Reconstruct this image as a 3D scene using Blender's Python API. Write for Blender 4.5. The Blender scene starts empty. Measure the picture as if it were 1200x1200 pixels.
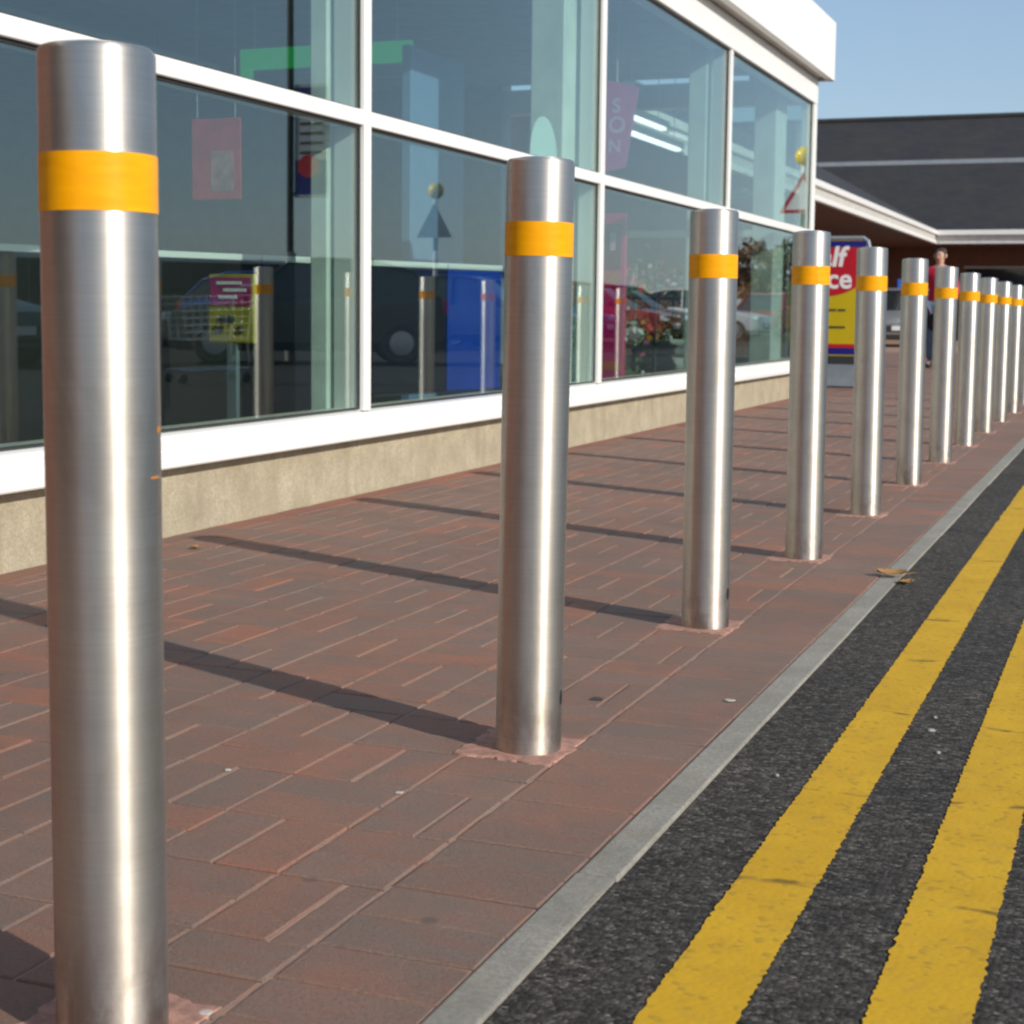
import bpy, bmesh, math, random
from mathutils import Vector, Matrix
random.seed(11)
PI = math.pi; rad = math.radians
SC = bpy.context.scene
COL = SC.collection

# ------------------------------------------------------------------ camera
cam_d = bpy.data.cameras.new('camera'); cam = bpy.data.objects.new('camera', cam_d); COL.objects.link(cam)
cam_d.sensor_width = 36.0; cam_d.lens = 36.0 * 1868.84 / 1200
cam_d.shift_y = -(600 - 545.73) / 1200
cam_d.clip_start = 0.05; cam_d.clip_end = 3000
cr = Vector((0.92997099, 0.36746992, 0.01094631)); cu = Vector((-0.04534709, 0.08511224, 0.99533891)); cf = Vector((-0.36482544, 0.92613269, -0.0958156))
M = Matrix((cr, cu, -cf)).transposed().to_4x4(); M.translation = (0, 0, 0.7508)
cam.matrix_world = M
cam_d.dof.use_dof = True; cam_d.dof.focus_distance = 2.9; cam_d.dof.aperture_fstop = 11
SC.camera = cam

# ------------------------------------------------------------------ world, sun, exposure
SUN_EL = rad(26); SDX, SDY = 0.9265, -0.3763          # horizontal direction towards the sun
w = bpy.data.worlds.new('World'); SC.world = w; w.use_nodes = True
nt = w.node_tree; nt.nodes.clear()
sky = nt.nodes.new('ShaderNodeTexSky'); sky.sky_type = 'NISHITA'; sky.sun_disc = False
sky.sun_elevation = SUN_EL; sky.sun_rotation = math.atan2(SDX, SDY)
sky.air_density = 1.0; sky.dust_density = 0.7; sky.ozone_density = 1.3; sky.altitude = 50
bg = nt.nodes.new('ShaderNodeBackground'); bg.inputs['Strength'].default_value = 0.148
wo = nt.nodes.new('ShaderNodeOutputWorld')
hz = nt.nodes.new('ShaderNodeMixRGB'); hz.inputs[0].default_value = .6; hz.inputs[2].default_value = (1.5, 2.2, 3.15, 1)   # thin even haze over the whole sky
nt.links.new(sky.outputs[0], hz.inputs[1]); nt.links.new(hz.outputs[0], bg.inputs[0]); nt.links.new(bg.outputs[0], wo.inputs[0])
sd = bpy.data.lights.new('sun', 'SUN'); sd.energy = 3.75; sd.angle = rad(0.7); sd.color = (1.0, 0.93, 0.82)
sun = bpy.data.objects.new('sun', sd); COL.objects.link(sun)
ce = math.cos(SUN_EL)
sun.rotation_euler = Vector((SDX * ce, SDY * ce, math.sin(SUN_EL))).to_track_quat('Z', 'Y').to_euler()
sun.location = (30, -12, 20)
vs = SC.view_settings; vs.view_transform = 'Standard'; vs.look = 'None'; vs.gamma = 1; vs.exposure = 0.25; vs.use_curve_mapping = False
SC.cycles.filter_width = 2.2
SC.cycles.transparent_max_bounces = 24; SC.cycles.max_bounces = 10

# ------------------------------------------------------------------ helpers
def lin(r, g, b):
    f = lambda c: c / 12.92 if c <= .04045 else ((c + .055) / 1.055) ** 2.4
    return (f(r / 255), f(g / 255), f(b / 255), 1)

class NT:
    """small node-tree builder"""
    def __init__(s, name):
        s.m = bpy.data.materials.new(name); s.m.use_nodes = True; s.t = s.m.node_tree; s.t.nodes.clear()
        s.out = s.t.nodes.new('ShaderNodeOutputMaterial')
    def n(s, kind, **kw):
        nd = s.t.nodes.new('ShaderNode' + kind)
        for k, v in kw.items():
            if k in nd.inputs: s.set(nd.inputs[k], v)
            else: setattr(nd, k, v)
        return nd
    def set(s, sock, v):
        if isinstance(v, bpy.types.NodeSocket): s.t.links.new(v, sock)
        else: sock.default_value = v
    def noise(s, vec, scale, detail=4, rough=.55, dist=0):
        nd = s.n('TexNoise'); s.set(nd.inputs['Vector'], vec)
        nd.inputs['Scale'].default_value = scale; nd.inputs['Detail'].default_value = detail
        nd.inputs['Roughness'].default_value = rough; nd.inputs['Distortion'].default_value = dist
        return nd.outputs[0]
    def ramp(s, fac, stops, interp='LINEAR'):
        nd = s.n('ValToRGB'); s.set(nd.inputs[0], fac); cr_ = nd.color_ramp; cr_.interpolation = interp
        while len(cr_.elements) < len(stops): cr_.elements.new(.5)
        for e, (p, c) in zip(cr_.elements, stops):
            e.position = p; e.color = c if len(c) == 4 else (*c, 1)
        return nd.outputs[0]
    def math(s, op, a, b=0.0, clamp=False):
        nd = s.n('Math', operation=op, use_clamp=clamp); s.set(nd.inputs[0], a); s.set(nd.inputs[1], b); return nd.outputs[0]
    def mix(s, fac, a, b, mode='MIX'):
        nd = s.n('MixRGB', blend_type=mode); s.set(nd.inputs[0], fac); s.set(nd.inputs[1], a); s.set(nd.inputs[2], b); return nd.outputs[0]
    def scale(s, vec, xyz):
        nd = s.n('Mapping'); s.set(nd.inputs[0], vec); nd.inputs['Scale'].default_value = xyz; return nd.outputs[0]
    def bump(s, h, strength, dist=.01):
        nd = s.n('Bump'); s.set(nd.inputs['Height'], h); nd.inputs['Strength'].default_value = strength; nd.inputs['Distance'].default_value = dist
        return nd.outputs[0]
    def finish(s, sh): s.t.links.new(sh, s.out.inputs[0]); return s.m
    def bsdf(s, **kw):
        nd = s.n('BsdfPrincipled')
        for k, v in kw.items(): s.set(nd.inputs[k.replace('_', ' ')], v)
        return nd

def pos(b): return b.n('NewGeometry').outputs['Position']
def objc(b): return b.n('TexCoord').outputs['Object']

def simple(name, c, rough=.5, metal=0, var=.12, nscale=6, bump=.0, bscale=120, spec=.5, emit=0):
    b = NT(name); v = objc(b)
    f = b.noise(v, nscale, 5)
    lo = tuple(x * (1 - var) for x in c[:3]); hi = tuple(min(1, x * (1 + var)) for x in c[:3])
    colr = b.ramp(f, [(.3, lo), (.7, hi)])
    kw = dict(Base_Color=colr, Roughness=rough, Metallic=metal)
    if bump: kw['Normal'] = b.bump(b.noise(v, bscale, 3), bump, .002)
    s = b.bsdf(**kw); s.inputs['Specular IOR Level'].default_value = spec
    if emit:
        b.set(s.inputs['Emission Color'], (*c[:3], 1)); s.inputs['Emission Strength'].default_value = emit
    return b.finish(s.outputs[0])

def link(o, parent=None):
    COL.objects.link(o)
    if parent is not None: o.parent = parent
    return o
def obj(name, bm, mat, parent=None, smooth=False, auto=None):
    me = bpy.data.meshes.new(name)
    bmesh.ops.recalc_face_normals(bm, faces=bm.faces[:])
    bm.to_mesh(me); bm.free()
    for m in (mat if isinstance(mat, (list, tuple)) else [mat]): me.materials.append(m)
    if smooth: me.shade_smooth()
    if auto is not None:
        me.shade_smooth(); me.set_sharp_from_angle(angle=rad(auto))
    return link(bpy.data.objects.new(name, me), parent)
def inst(name, me, parent=None, loc=(0, 0, 0), rot=(0, 0, 0)):
    o = bpy.data.objects.new(name, me); o.location = loc; o.rotation_euler = rot; return link(o, parent)
def thing(name, label, cat, loc=(0, 0, 0), rotz=0, group=None):
    o = bpy.data.objects.new(name, None); o.location = loc; o.rotation_euler = (0, 0, rotz); o.empty_display_size = .2
    link(o); return tag(o, label, cat, group)
def tag(o, label, cat, group=None):
    o['label'] = label; o['category'] = cat
    if group: o['group'] = group
    return o
def struct(o): o['kind'] = 'structure'; return o
def stuff(o): o['kind'] = 'stuff'; return o
def copy_tree(o, parent=None):
    c = o.copy(); COL.objects.link(c)
    if parent is not None: c.parent = parent
    for ch in list(o.children): copy_tree(ch, c)
    return c

def box(bm, x0, x1, y0, y1, z0, z1, bev=0.0, mi=0, seg=1):
    vs_ = [bm.verts.new((x, y, z)) for x in (x0, x1) for y in (y0, y1) for z in (z0, z1)]
    idx = [(0, 1, 3, 2), (4, 6, 7, 5), (0, 4, 5, 1), (2, 3, 7, 6), (0, 2, 6, 4), (1, 5, 7, 3)]
    fs = [bm.faces.new([vs_[i] for i in q]) for q in idx]
    for f in fs: f.material_index = mi
    if bev:
        es = list({e for f in fs for e in f.edges})
        bmesh.ops.bevel(bm, geom=es, offset=bev, segments=seg, affect='EDGES', profile=.6)
    return vs_
def nbox(*a, **k):
    bm = bmesh.new(); box(bm, *a, **k); return bm
def cyl(bm, r, z0, z1, n=24, x=0, y=0, r2=None, cap=True):
    r2 = r if r2 is None else r2
    A = [bm.verts.new((x + r * math.cos(2 * PI * i / n), y + r * math.sin(2 * PI * i / n), z0)) for i in range(n)]
    B = [bm.verts.new((x + r2 * math.cos(2 * PI * i / n), y + r2 * math.sin(2 * PI * i / n), z1)) for i in range(n)]
    for i in range(n): bm.faces.new((A[i], A[(i + 1) % n], B[(i + 1) % n], B[i]))
    if cap: bm.faces.new(A[::-1]); bm.faces.new(B)
def lathe(prof, n=48, x=0, y=0, bm=None):
    bm = bm or bmesh.new(); rings = []
    for r, z in prof:
        if r < 1e-6: rings.append([bm.verts.new((x, y, z))])
        else: rings.append([bm.verts.new((x + r * math.cos(2 * PI * i / n), y + r * math.sin(2 * PI * i / n), z)) for i in range(n)])
    for a, b in zip(rings, rings[1:]):
        if len(a) == 1 and len(b) == 1: continue
        for i in range(n):
            j = (i + 1) % n
            if len(a) == 1: bm.faces.new((a[0], b[j], b[i]))
            elif len(b) == 1: bm.faces.new((a[i], a[j], b[0]))
            else: bm.faces.new((a[i], a[j], b[j], b[i]))
    return bm
def tube(bm, pts, r, n=8):
    """swept tube through points; r a number or list"""
    rings = []; pts = [Vector(p) for p in pts]
    for i, p in enumerate(pts):
        d = (pts[min(i + 1, len(pts) - 1)] - pts[max(i - 1, 0)]).normalized()
        a = d.cross(Vector((0, 0, 1)))
        if a.length < .05: a = d.cross(Vector((1, 0, 0)))
        a.normalize(); b = d.cross(a); rr = r[i] if isinstance(r, (list, tuple)) else r
        rings.append([bm.verts.new(p + a * rr * math.cos(2 * PI * k / n) + b * rr * math.sin(2 * PI * k / n)) for k in range(n)])
    for A, B in zip(rings, rings[1:]):
        for k in range(n): bm.faces.new((A[k], A[(k + 1) % n], B[(k + 1) % n], B[k]))
    bm.faces.new(rings[0][::-1]); bm.faces.new(rings[-1])
def prism(bm, outline, axis, a, b, mi=0):
    """extrude a 2-D outline along an axis between a and b (axis 0: (y,z), 1: (x,z), 2: (x,y))"""
    def P(u, v, t): return {0: (t, u, v), 1: (u, t, v), 2: (u, v, t)}[axis]
    A = [bm.verts.new(P(u, v, a)) for u, v in outline]; B = [bm.verts.new(P(u, v, b)) for u, v in outline]
    n = len(outline); fs = [bm.faces.new(A[::-1]), bm.faces.new(B)]
    for i in range(n): fs.append(bm.faces.new((A[i], A[(i + 1) % n], B[(i + 1) % n], B[i])))
    for f in fs: f.material_index = mi
    return fs
def text_mesh(name, body, size, mat, parent, loc, rot, depth=.002, fat=0.0, align='CENTER', shear=0.0):
    cu_ = bpy.data.curves.new(name, 'FONT'); cu_.body = body; cu_.size = size; cu_.extrude = depth; cu_.offset = fat
    cu_.align_x = align; cu_.align_y = 'CENTER'; cu_.shear = shear; cu_.resolution_u = 4
    t = bpy.data.objects.new(name, cu_); COL.objects.link(t)
    dg = bpy.context.evaluated_depsgraph_get(); me = bpy.data.meshes.new_from_object(t.evaluated_get(dg))
    bpy.data.objects.remove(t); bpy.data.curves.remove(cu_)
    me.name = name; me.materials.clear(); me.materials.append(mat)
    return inst(name, me, parent, loc, rot)

# ------------------------------------------------------------------ materials
def m_steel():
    b = NT('brushed_steel'); tc = b.n('TexCoord'); v = tc.outputs['Object']
    oi = b.n('ObjectInfo')
    off = b.n('VectorMath', operation='ADD'); b.set(off.inputs[0], v)
    cmb = b.n('CombineXYZ'); b.set(cmb.inputs[2], b.math('MULTIPLY', oi.outputs['Random'], 37.0)); b.set(off.inputs[1], cmb.outputs[0])
    vv = off.outputs[0]
    rings = b.noise(b.scale(vv, (6, 6, 420)), 1.0, 4, .6)          # fine turned rings
    broad = b.noise(b.scale(vv, (5, 5, 26)), 1.0, 3, .6)
    blot = b.noise(vv, 9, 4, .6)
    stain = b.noise(b.scale(vv, (40, 40, 5)), 1.0, 4, .65)
    c = b.ramp(rings, [(.25, (.58, .54, .49)), (.75, (.67, .625, .57))])
    c = b.mix(b.math('MULTIPLY', b.ramp(blot, [(.45, (0, 0, 0)), (.75, (1, 1, 1))]), .35), c, (.43, .42, .40, 1))
    c = b.mix(b.math('MULTIPLY', b.ramp(stain, [(.68, (0, 0, 0)), (.8, (1, 1, 1))]), .25), c, (.38, .33, .27, 1))
    z = b.n('SeparateXYZ'); b.set(z.inputs[0], v)
    foot = b.math('MULTIPLY', b.ramp(z.outputs[2], [(.0, (1, 1, 1)), (.16, (0, 0, 0))]), b.ramp(b.noise(b.scale(vv, (30, 30, 14)), 1, 5, .7), [(.42, (0, 0, 0)), (.62, (.8, .8, .8))]))
    c = b.mix(foot, c, (.27, .20, .15, 1))
    smudge = b.ramp(b.noise(b.scale(vv, (16, 16, 7)), 1, 5, .7, .8), [(.52, (0, 0, 0)), (.64, (.4, .4, .4))])
    c = b.mix(smudge, c, (.50, .45, .39, 1))
    rough = b.ramp(broad, [(.3, (.33, .33, .33)), (.7, (.41, .41, .41))])
    tg = b.n('Tangent', direction_type='RADIAL', axis='Z')
    s = b.bsdf(Base_Color=c, Metallic=1.0, Roughness=rough, Anisotropic=.80, Anisotropic_Rotation=.25, Tangent=tg.outputs[0])
    s2 = b.bsdf(Base_Color=c, Metallic=1.0, Roughness=.56, Anisotropic=.62, Anisotropic_Rotation=.25, Tangent=tg.outputs[0])
    mx = b.n('MixShader'); mx.inputs[0].default_value = .45; b.t.links.new(s.outputs[0], mx.inputs[1]); b.t.links.new(s2.outputs[0], mx.inputs[2])
    return b.finish(mx.outputs[0])
STEEL = m_steel()
def m_band():
    b = NT('orange_reflective_tape'); v = objc(b)
    c = b.ramp(b.noise(b.scale(v, (20, 20, 90)), 1, 4), [(.3, (.84, .33, .001)), (.7, (.93, .41, .002))])
    c = b.mix(b.ramp(b.noise(v, 60, 4, .7), [(.66, (0, 0, 0)), (.8, (.5, .5, .5))]), c, (.5, .19, .01, 1))
    s = b.bsdf(Base_Color=c, Roughness=.33, Normal=b.bump(b.noise(v, 400, 2), .08, .001)); s.inputs['Specular IOR Level'].default_value = .25
    return b.finish(s.outputs[0])
BAND = m_band()

def m_paver(name, island, red=0.0):
    b = NT(name); p = pos(b)
    r = b.n('NewGeometry').outputs['Random Per Island'] if island else b.n('ObjectInfo').outputs['Random']
    wn = b.n('TexWhiteNoise', noise_dimensions='1D'); b.set(wn.inputs['W'], b.math('MULTIPLY', r, 913.7))
    base = b.ramp(r, [(0, (.180, .120, .100)), (.14, (.225, .124, .094)), (.30, (.190, .132, .112)), (.46, (.210, .126, .099)), (.58, (.165, .125, .111)), (.72, (.20, .139, .116)), (.86, (.26, .125, .089)), (.95, (.31, .13, .085))], 'CONSTANT')
    blotch = b.noise(p, 9, 4, .6)
    base = b.mix(b.ramp(blotch, [(.42, (0, 0, 0)), (.68, (.75, .75, .75))]), base, (.14, .118, .105, 1))
    base = b.mix(b.ramp(b.noise(p, 5.5, 3, .6, .6), [(.5, (0, 0, 0)), (.72, (.6, .6, .6))]), base, (.28, .130, .090, 1))
    if red: base = b.mix(red, base, (.33, .115, .085, 1))
    base = b.mix(b.math('MULTIPLY', b.ramp(b.noise(p, 260, 3, .7), [(.38, (0, 0, 0)), (.66, (1, 1, 1))]), .5), base, (.25, .205, .17, 1))
    base = b.mix(b.math('MULTIPLY', b.ramp(b.noise(p, 170, 4, .75), [(.5, (0, 0, 0)), (.68, (1, 1, 1))]), .5), base, (.085, .065, .056, 1))
    base = b.mix(b.ramp(b.noise(b.scale(p, (7, 34, 1)), 1.0, 4, .65), [(.46, (0, 0, 0)), (.7, (.5, .5, .5))]), base, (.225, .115, .082, 1))
    big = b.noise(p, 1.1, 3)
    base = b.mix(1.0, base, b.ramp(big, [(.3, (1.0, .93, .885)), (.7, (1.26, 1.12, 1.04))]), 'MULTIPLY')
    spots = b.n('TexVoronoi', feature='F1'); b.set(spots.inputs['Vector'], p); spots.inputs['Scale'].default_value = 4.3
    base = b.mix(b.ramp(spots.outputs['Distance'], [(.035, (.55, .55, .55)), (.06, (0, 0, 0))]), base, (.09, .075, .068, 1))
    s = b.bsdf(Base_Color=base, Roughness=.78, Normal=b.bump(b.math('ADD', b.noise(p, 330, 4, .75), b.math('MULTIPLY', b.noise(p, 90, 4, .7), .8)), .8, .0024)); s.inputs['Specular IOR Level'].default_value = .35
    return b.finish(s.outputs[0])
PAVER = m_paver('brindle_paver', False); PAVER_S = m_paver('brindle_paver_joined', True)
PAVER_R = m_paver('red_paver_joined', True, .55)
def m_sand(name, lo, hi, sc=14):
    b = NT(name); p = pos(b)
    c = b.ramp(b.noise(p, sc, 5, .7), [(.36, lo), (.62, hi)])
    return b.finish(b.bsdf(Base_Color=c, Roughness=.95, Normal=b.bump(b.noise(p, 500, 3), .5, .002)).outputs[0])
SAND = m_sand('joint_sand', (.20, .125, .095), (.46, .31, .23), 9)
MORTAR = m_sand('pink_mortar', (.25, .14, .11), (.47, .25, .19), 38)
def m_asphalt(name, k=1.15):
    b = NT(name); p = pos(b)
    vo = b.n('TexVoronoi', feature='F1'); b.set(vo.inputs['Vector'], p); vo.inputs['Scale'].default_value = 120
    vo2 = b.n('TexVoronoi', feature='F1'); b.set(vo2.inputs['Vector'], p); vo2.inputs['Scale'].default_value = 310
    st = b.math('ADD', b.math('MULTIPLY', b.n('SeparateColor', **{'Color': vo.outputs['Color']}).outputs[0], .65), b.math('MULTIPLY', b.n('SeparateColor', **{'Color': vo2.outputs['Color']}).outputs[1], .35))
    c = b.ramp(st, [(.15, (.019 * k, .017 * k, .015 * k)), (.55, (.047 * k, .043 * k, .039 * k)), (.8, (.080 * k, .073 * k, .065 * k)), (.97, (.17 * k, .15 * k, .125 * k))])
    big = b.noise(p, 2.2, 5, .65)
    c = b.mix(1.0, c, b.ramp(big, [(.3, (.78, .78, .8)), (.7, (1.25, 1.22, 1.18))]), 'MULTIPLY')
    h = b.math('ADD', b.math('MULTIPLY', b.math('SUBTRACT', 1.0, vo.outputs['Distance']), .7), b.math('MULTIPLY', b.noise(p, 60, 3), .6))
    s = b.bsdf(Base_Color=c, Roughness=.88, Normal=b.bump(h, .6, .005)); s.inputs['Specular IOR Level'].default_value = .2
    return b.finish(s.outputs[0])
ASPH = m_asphalt('asphalt')
def m_yellow():
    b = NT('yellow_road_paint'); p = pos(b)
    c = b.ramp(b.noise(p, 6, 5, .65), [(.3, (.54, .305, .014)), (.7, (.64, .375, .018))])
    dirt = b.noise(p, 22, 6, .7)
    c = b.mix(b.ramp(dirt, [(.5, (0, 0, 0)), (.8, (.45, .45, .45))]), c, (.36, .235, .05, 1))
    vo = b.n('TexVoronoi', feature='F1'); b.set(vo.inputs['Vector'], p); vo.inputs['Scale'].default_value = 105
    c = b.mix(b.ramp(b.n('SeparateColor', **{'Color': vo.outputs['Color']}).outputs[0], [(.88, (0, 0, 0)), (.95, (.3, .3, .3))]), c, (.2, .14, .04, 1))
    # transverse hairline cracks
    cv = b.noise(b.scale(p, (7, 2.1, 1)), 1, 5, .6, .4)
    cr_ = b.math('ABSOLUTE', b.math('SUBTRACT', cv, .5))
    wv = b.n('TexWave', wave_type='BANDS', bands_direction='Y'); b.set(wv.inputs['Vector'], p); wv.inputs['Scale'].default_value = .62; wv.inputs['Distortion'].default_value = 2.2; wv.inputs['Detail'].default_value = 4; wv.inputs['Detail Scale'].default_value = 2.5
    line = b.math('MULTIPLY', b.ramp(wv.outputs['Fac'], [(.0, (1, 1, 1)), (.006, (0, 0, 0))]), b.ramp(b.noise(p, 13, 2), [(.5, (0, 0, 0)), (.6, (1, 1, 1))]))
    c = b.mix(b.math('MULTIPLY', line, .75), c, (.09, .06, .02, 1))
    h = b.math('ADD', b.math('SUBTRACT', 1.0, vo.outputs['Distance']), b.math('MULTIPLY', b.noise(p, 60, 3), .5))
    s = b.bsdf(Base_Color=c, Roughness=.75, Normal=b.bump(h, .16, .003)); s.inputs['Specular IOR Level'].default_value = .25
    return b.finish(s.outputs[0])
YELLOW = m_yellow()
def m_concrete(name, lo, hi, bs=200, bst=.4, streak=0.0):
    b = NT(name); p = pos(b)
    c = b.ramp(b.noise(p, 7, 6, .7), [(.3, lo), (.7, hi)])
    c = b.mix(b.math('MULTIPLY', b.ramp(b.noise(p, 120, 4, .75), [(.42, (0, 0, 0)), (.62, (1, 1, 1))]), .6), c, tuple(x * .72 for x in lo) + (1,))
    if streak:
        c = b.mix(b.math('MULTIPLY', b.ramp(b.noise(b.scale(p, (9, 9, 1.3)), 1, 5, .65), [(.5, (0, 0, 0)), (.75, (1, 1, 1))]), streak), c, (.25, .2, .13, 1))
    return b.finish(b.bsdf(Base_Color=c, Roughness=.88, Normal=b.bump(b.noise(p, bs, 4, .7), bst, .002)).outputs[0])
KERB = m_concrete('kerb_concrete', (.23, .215, .18), (.36, .34, .295), 200, .6, .3)
PLINTH = m_concrete('cream_render', (.33, .285, .20), (.50, .435, .32), 130, .9, .6)
WHITE = simple('white_aluminium', (.80, .79, .77), .32, var=.025, nscale=3)
WHITE_M = simple('white_cladding', (.82, .81, .79), .42, var=.03, nscale=1.3)
GASKET = simple('black_gasket', (.03, .03, .032), .6)
SOFFIT = simple('grey_soffit', (.42, .40, .37), .6)
def m_glass(name, tint, f0=.05):
    b = NT(name); g = b.n('NewGeometry')
    d = b.n('VectorMath', operation='DOT_PRODUCT'); b.set(d.inputs[0], g.outputs['Normal']); b.set(d.inputs[1], g.outputs['Incoming'])
    c = b.math('ABSOLUTE', d.outputs['Value'])
    F = b.math('ADD', b.math('MULTIPLY', b.math('POWER', b.math('SUBTRACT', 1.0, c), 5.0), 1 - f0), f0, True)
    tr = b.n('BsdfTransparent'); tr.inputs[0].default_value = (*tint, 1)
    gl = b.n('BsdfGlossy'); gl.inputs['Color'].default_value = (.94, .97, .98, 1); gl.inputs['Roughness'].default_value = .004
    wob = b.bump(b.noise(pos(b), .9, 1), .012, .05); b.set(gl.inputs['Normal'], wob)
    mx = b.n('MixShader'); b.set(mx.inputs[0], F); b.t.links.new(tr.outputs[0], mx.inputs[1]); b.t.links.new(gl.outputs[0], mx.inputs[2])
    return b.finish(mx.outputs[0])
DARKWALL = simple('dark_entrance_wall', (.06, .06, .065), .7)
GLASS = m_glass('green_tinted_glass', (.83, .92, .895), .135)
CARGLASS = simple('dark_car_glass', (.02, .025, .03), .05, spec=.8)
COLWHITE = simple('pale_column_paint', (.70, .74, .70), .6)
FLOOR_IN = simple('shop_floor', (.05, .05, .054), .35, var=.1, nscale=3)
CEIL_IN = simple('shop_ceiling', (.52, .54, .55), .8)
WALL_IN = simple('shop_wall', (.22, .26, .32), .8)
BRICK = None
def m_brick(name='dark_red_brick', k=1.0):
    b = NT(name); v = pos(b)
    sx = b.n('SeparateXYZ'); b.set(sx.inputs[0], v)
    cb = b.n('CombineXYZ'); b.set(cb.inputs[0], b.math('ADD', sx.outputs[0], sx.outputs[1])); b.set(cb.inputs[1], sx.outputs[2])
    br = b.n('TexBrick'); b.set(br.inputs['Vector'], cb.outputs[0]); br.inputs['Scale'].default_value = 1.0
    br.inputs['Brick Width'].default_value = .225; br.inputs['Row Height'].default_value = .075; br.inputs['Mortar Size'].default_value = .008
    br.inputs['Color1'].default_value = (.21 * k, .07 * k, .045 * k, 1); br.inputs['Color2'].default_value = (.14 * k, .05 * k, .035 * k, 1); br.inputs['Mortar'].default_value = (.2, .16, .13, 1)
    c = b.mix(b.math('MULTIPLY', b.noise(v, .8, 4), .5), br.outputs[0], (.12, .045, .03, 1))
    return b.finish(b.bsdf(Base_Color=c, Roughness=.85).outputs[0])
BRICK = m_brick()
def m_slate():
    b = NT('dark_slate'); v = pos(b)
    sx = b.n('SeparateXYZ'); b.set(sx.inputs[0], v)
    cb = b.n('CombineXYZ'); b.set(cb.inputs[0], b.math('ADD', sx.outputs[0], sx.outputs[1])); b.set(cb.inputs[1], sx.outputs[2])
    br = b.n('TexBrick'); b.set(br.inputs['Vector'], cb.outputs[0]); br.inputs['Brick Width'].default_value = .3; br.inputs['Row Height'].default_value = .11; br.inputs['Mortar Size'].default_value = .007; br.inputs['Scale'].default_value = 1
    br.inputs['Color1'].default_value = (.032, .031, .033, 1); br.inputs['Color2'].default_value = (.022, .022, .025, 1); br.inputs['Mortar'].default_value = (.014, .014, .015, 1)
    c = b.mix(b.ramp(b.noise(v, .7, 5, .65), [(.45, (0, 0, 0)), (.7, (.6, .6, .6))]), br.outputs[0], (.042, .035, .028, 1))
    return b.finish(b.bsdf(Base_Color=c, Roughness=.8, Normal=b.bump(br.outputs['Fac'], -.4, .01)).outputs[0])
SLATE = m_slate()
TIMBER = simple('brown_timber_boarding', (.10, .045, .028), .7, var=.3, nscale=3)

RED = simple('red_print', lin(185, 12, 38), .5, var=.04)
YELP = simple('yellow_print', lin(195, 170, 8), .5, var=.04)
NAVY = simple('navy_print', lin(28, 28, 120), .4, var=.05)
BLUE = simple('blue_print', lin(30, 75, 170), .4, var=.08)
WHITEP = simple('white_print', (.78, .78, .78), .5, var=.03)
GREYPL = simple('grey_plastic', (.16, .18, .20), .4)
DARKPL = simple('dark_plastic', (.035, .037, .04), .5)
SIGNFR = simple('silver_sign_frame', (.55, .58, .60), .3, metal=.7, var=.05)
MAGENTA = simple('magenta_print', lin(225, 12, 120), .5, var=.06)
PINK = simple('pink_print', lin(225, 95, 165), .5, var=.04)
GREENGLOW = simple('green_glow_print', lin(40, 190, 95), .5, var=.04, emit=.3)  # faint glow added to the colour so the hanging sign reads brighter
INK = simple('dark_ink', (.06, .05, .03), .6)
BLACK = simple('black_metal', (.018, .019, .02), .45)
GLOBE = simple('yellow_globe_plastic', lin(240, 205, 25), .3, var=.04)

# ------------------------------------------------------------------ ground, road, pavement
def sheet(name, x0, x1, y0, y1, z, mat):
    bm = bmesh.new(); bm.faces.new([bm.verts.new(c) for c in ((x0, y0, z), (x1, y0, z), (x1, y1, z), (x0, y1, z))])
    return struct(obj(name, bm, mat))
GROUND = simple('dull_ground', (.11, .10, .085), .9, var=.2, nscale=.3)
sheet('ground', -700, 900, -500, 1500, -.06, GROUND)
KX0, KX1 = -.678, -.623           # kerb strip
RZ = -.006
road = sheet('road', KX1 - .02, 60, -30, 90, RZ, ASPH)

def jag_line(x0, x1, y0, y1, z):
    bm = bmesh.new(); pl = None; y = y0; rng = random.Random(int(x0 * 1000) + 5)
    while y < y1:
        st = .007 if y < 6 else (.05 if y < 15 else .4)
        amp = .0013 if y < 6 else .002
        a = bm.verts.new((x0 + rng.gauss(0, amp), y, z)); b_ = bm.verts.new((x1 + rng.gauss(0, amp), y, z))
        if pl: bm.faces.new((pl[0], pl[1], b_, a))
        pl = (a, b_); y += st
    return bm
for x0, x1 in ((-.476, -.372), (-.248, -.138)):
    struct(obj('yellow_line', jag_line(x0, x1, -3, 60, RZ + .0018), YELLOW))

pave = sheet('pavement', -9.0, KX0 + .01, -14, 70, -.0035, SAND)
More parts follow.
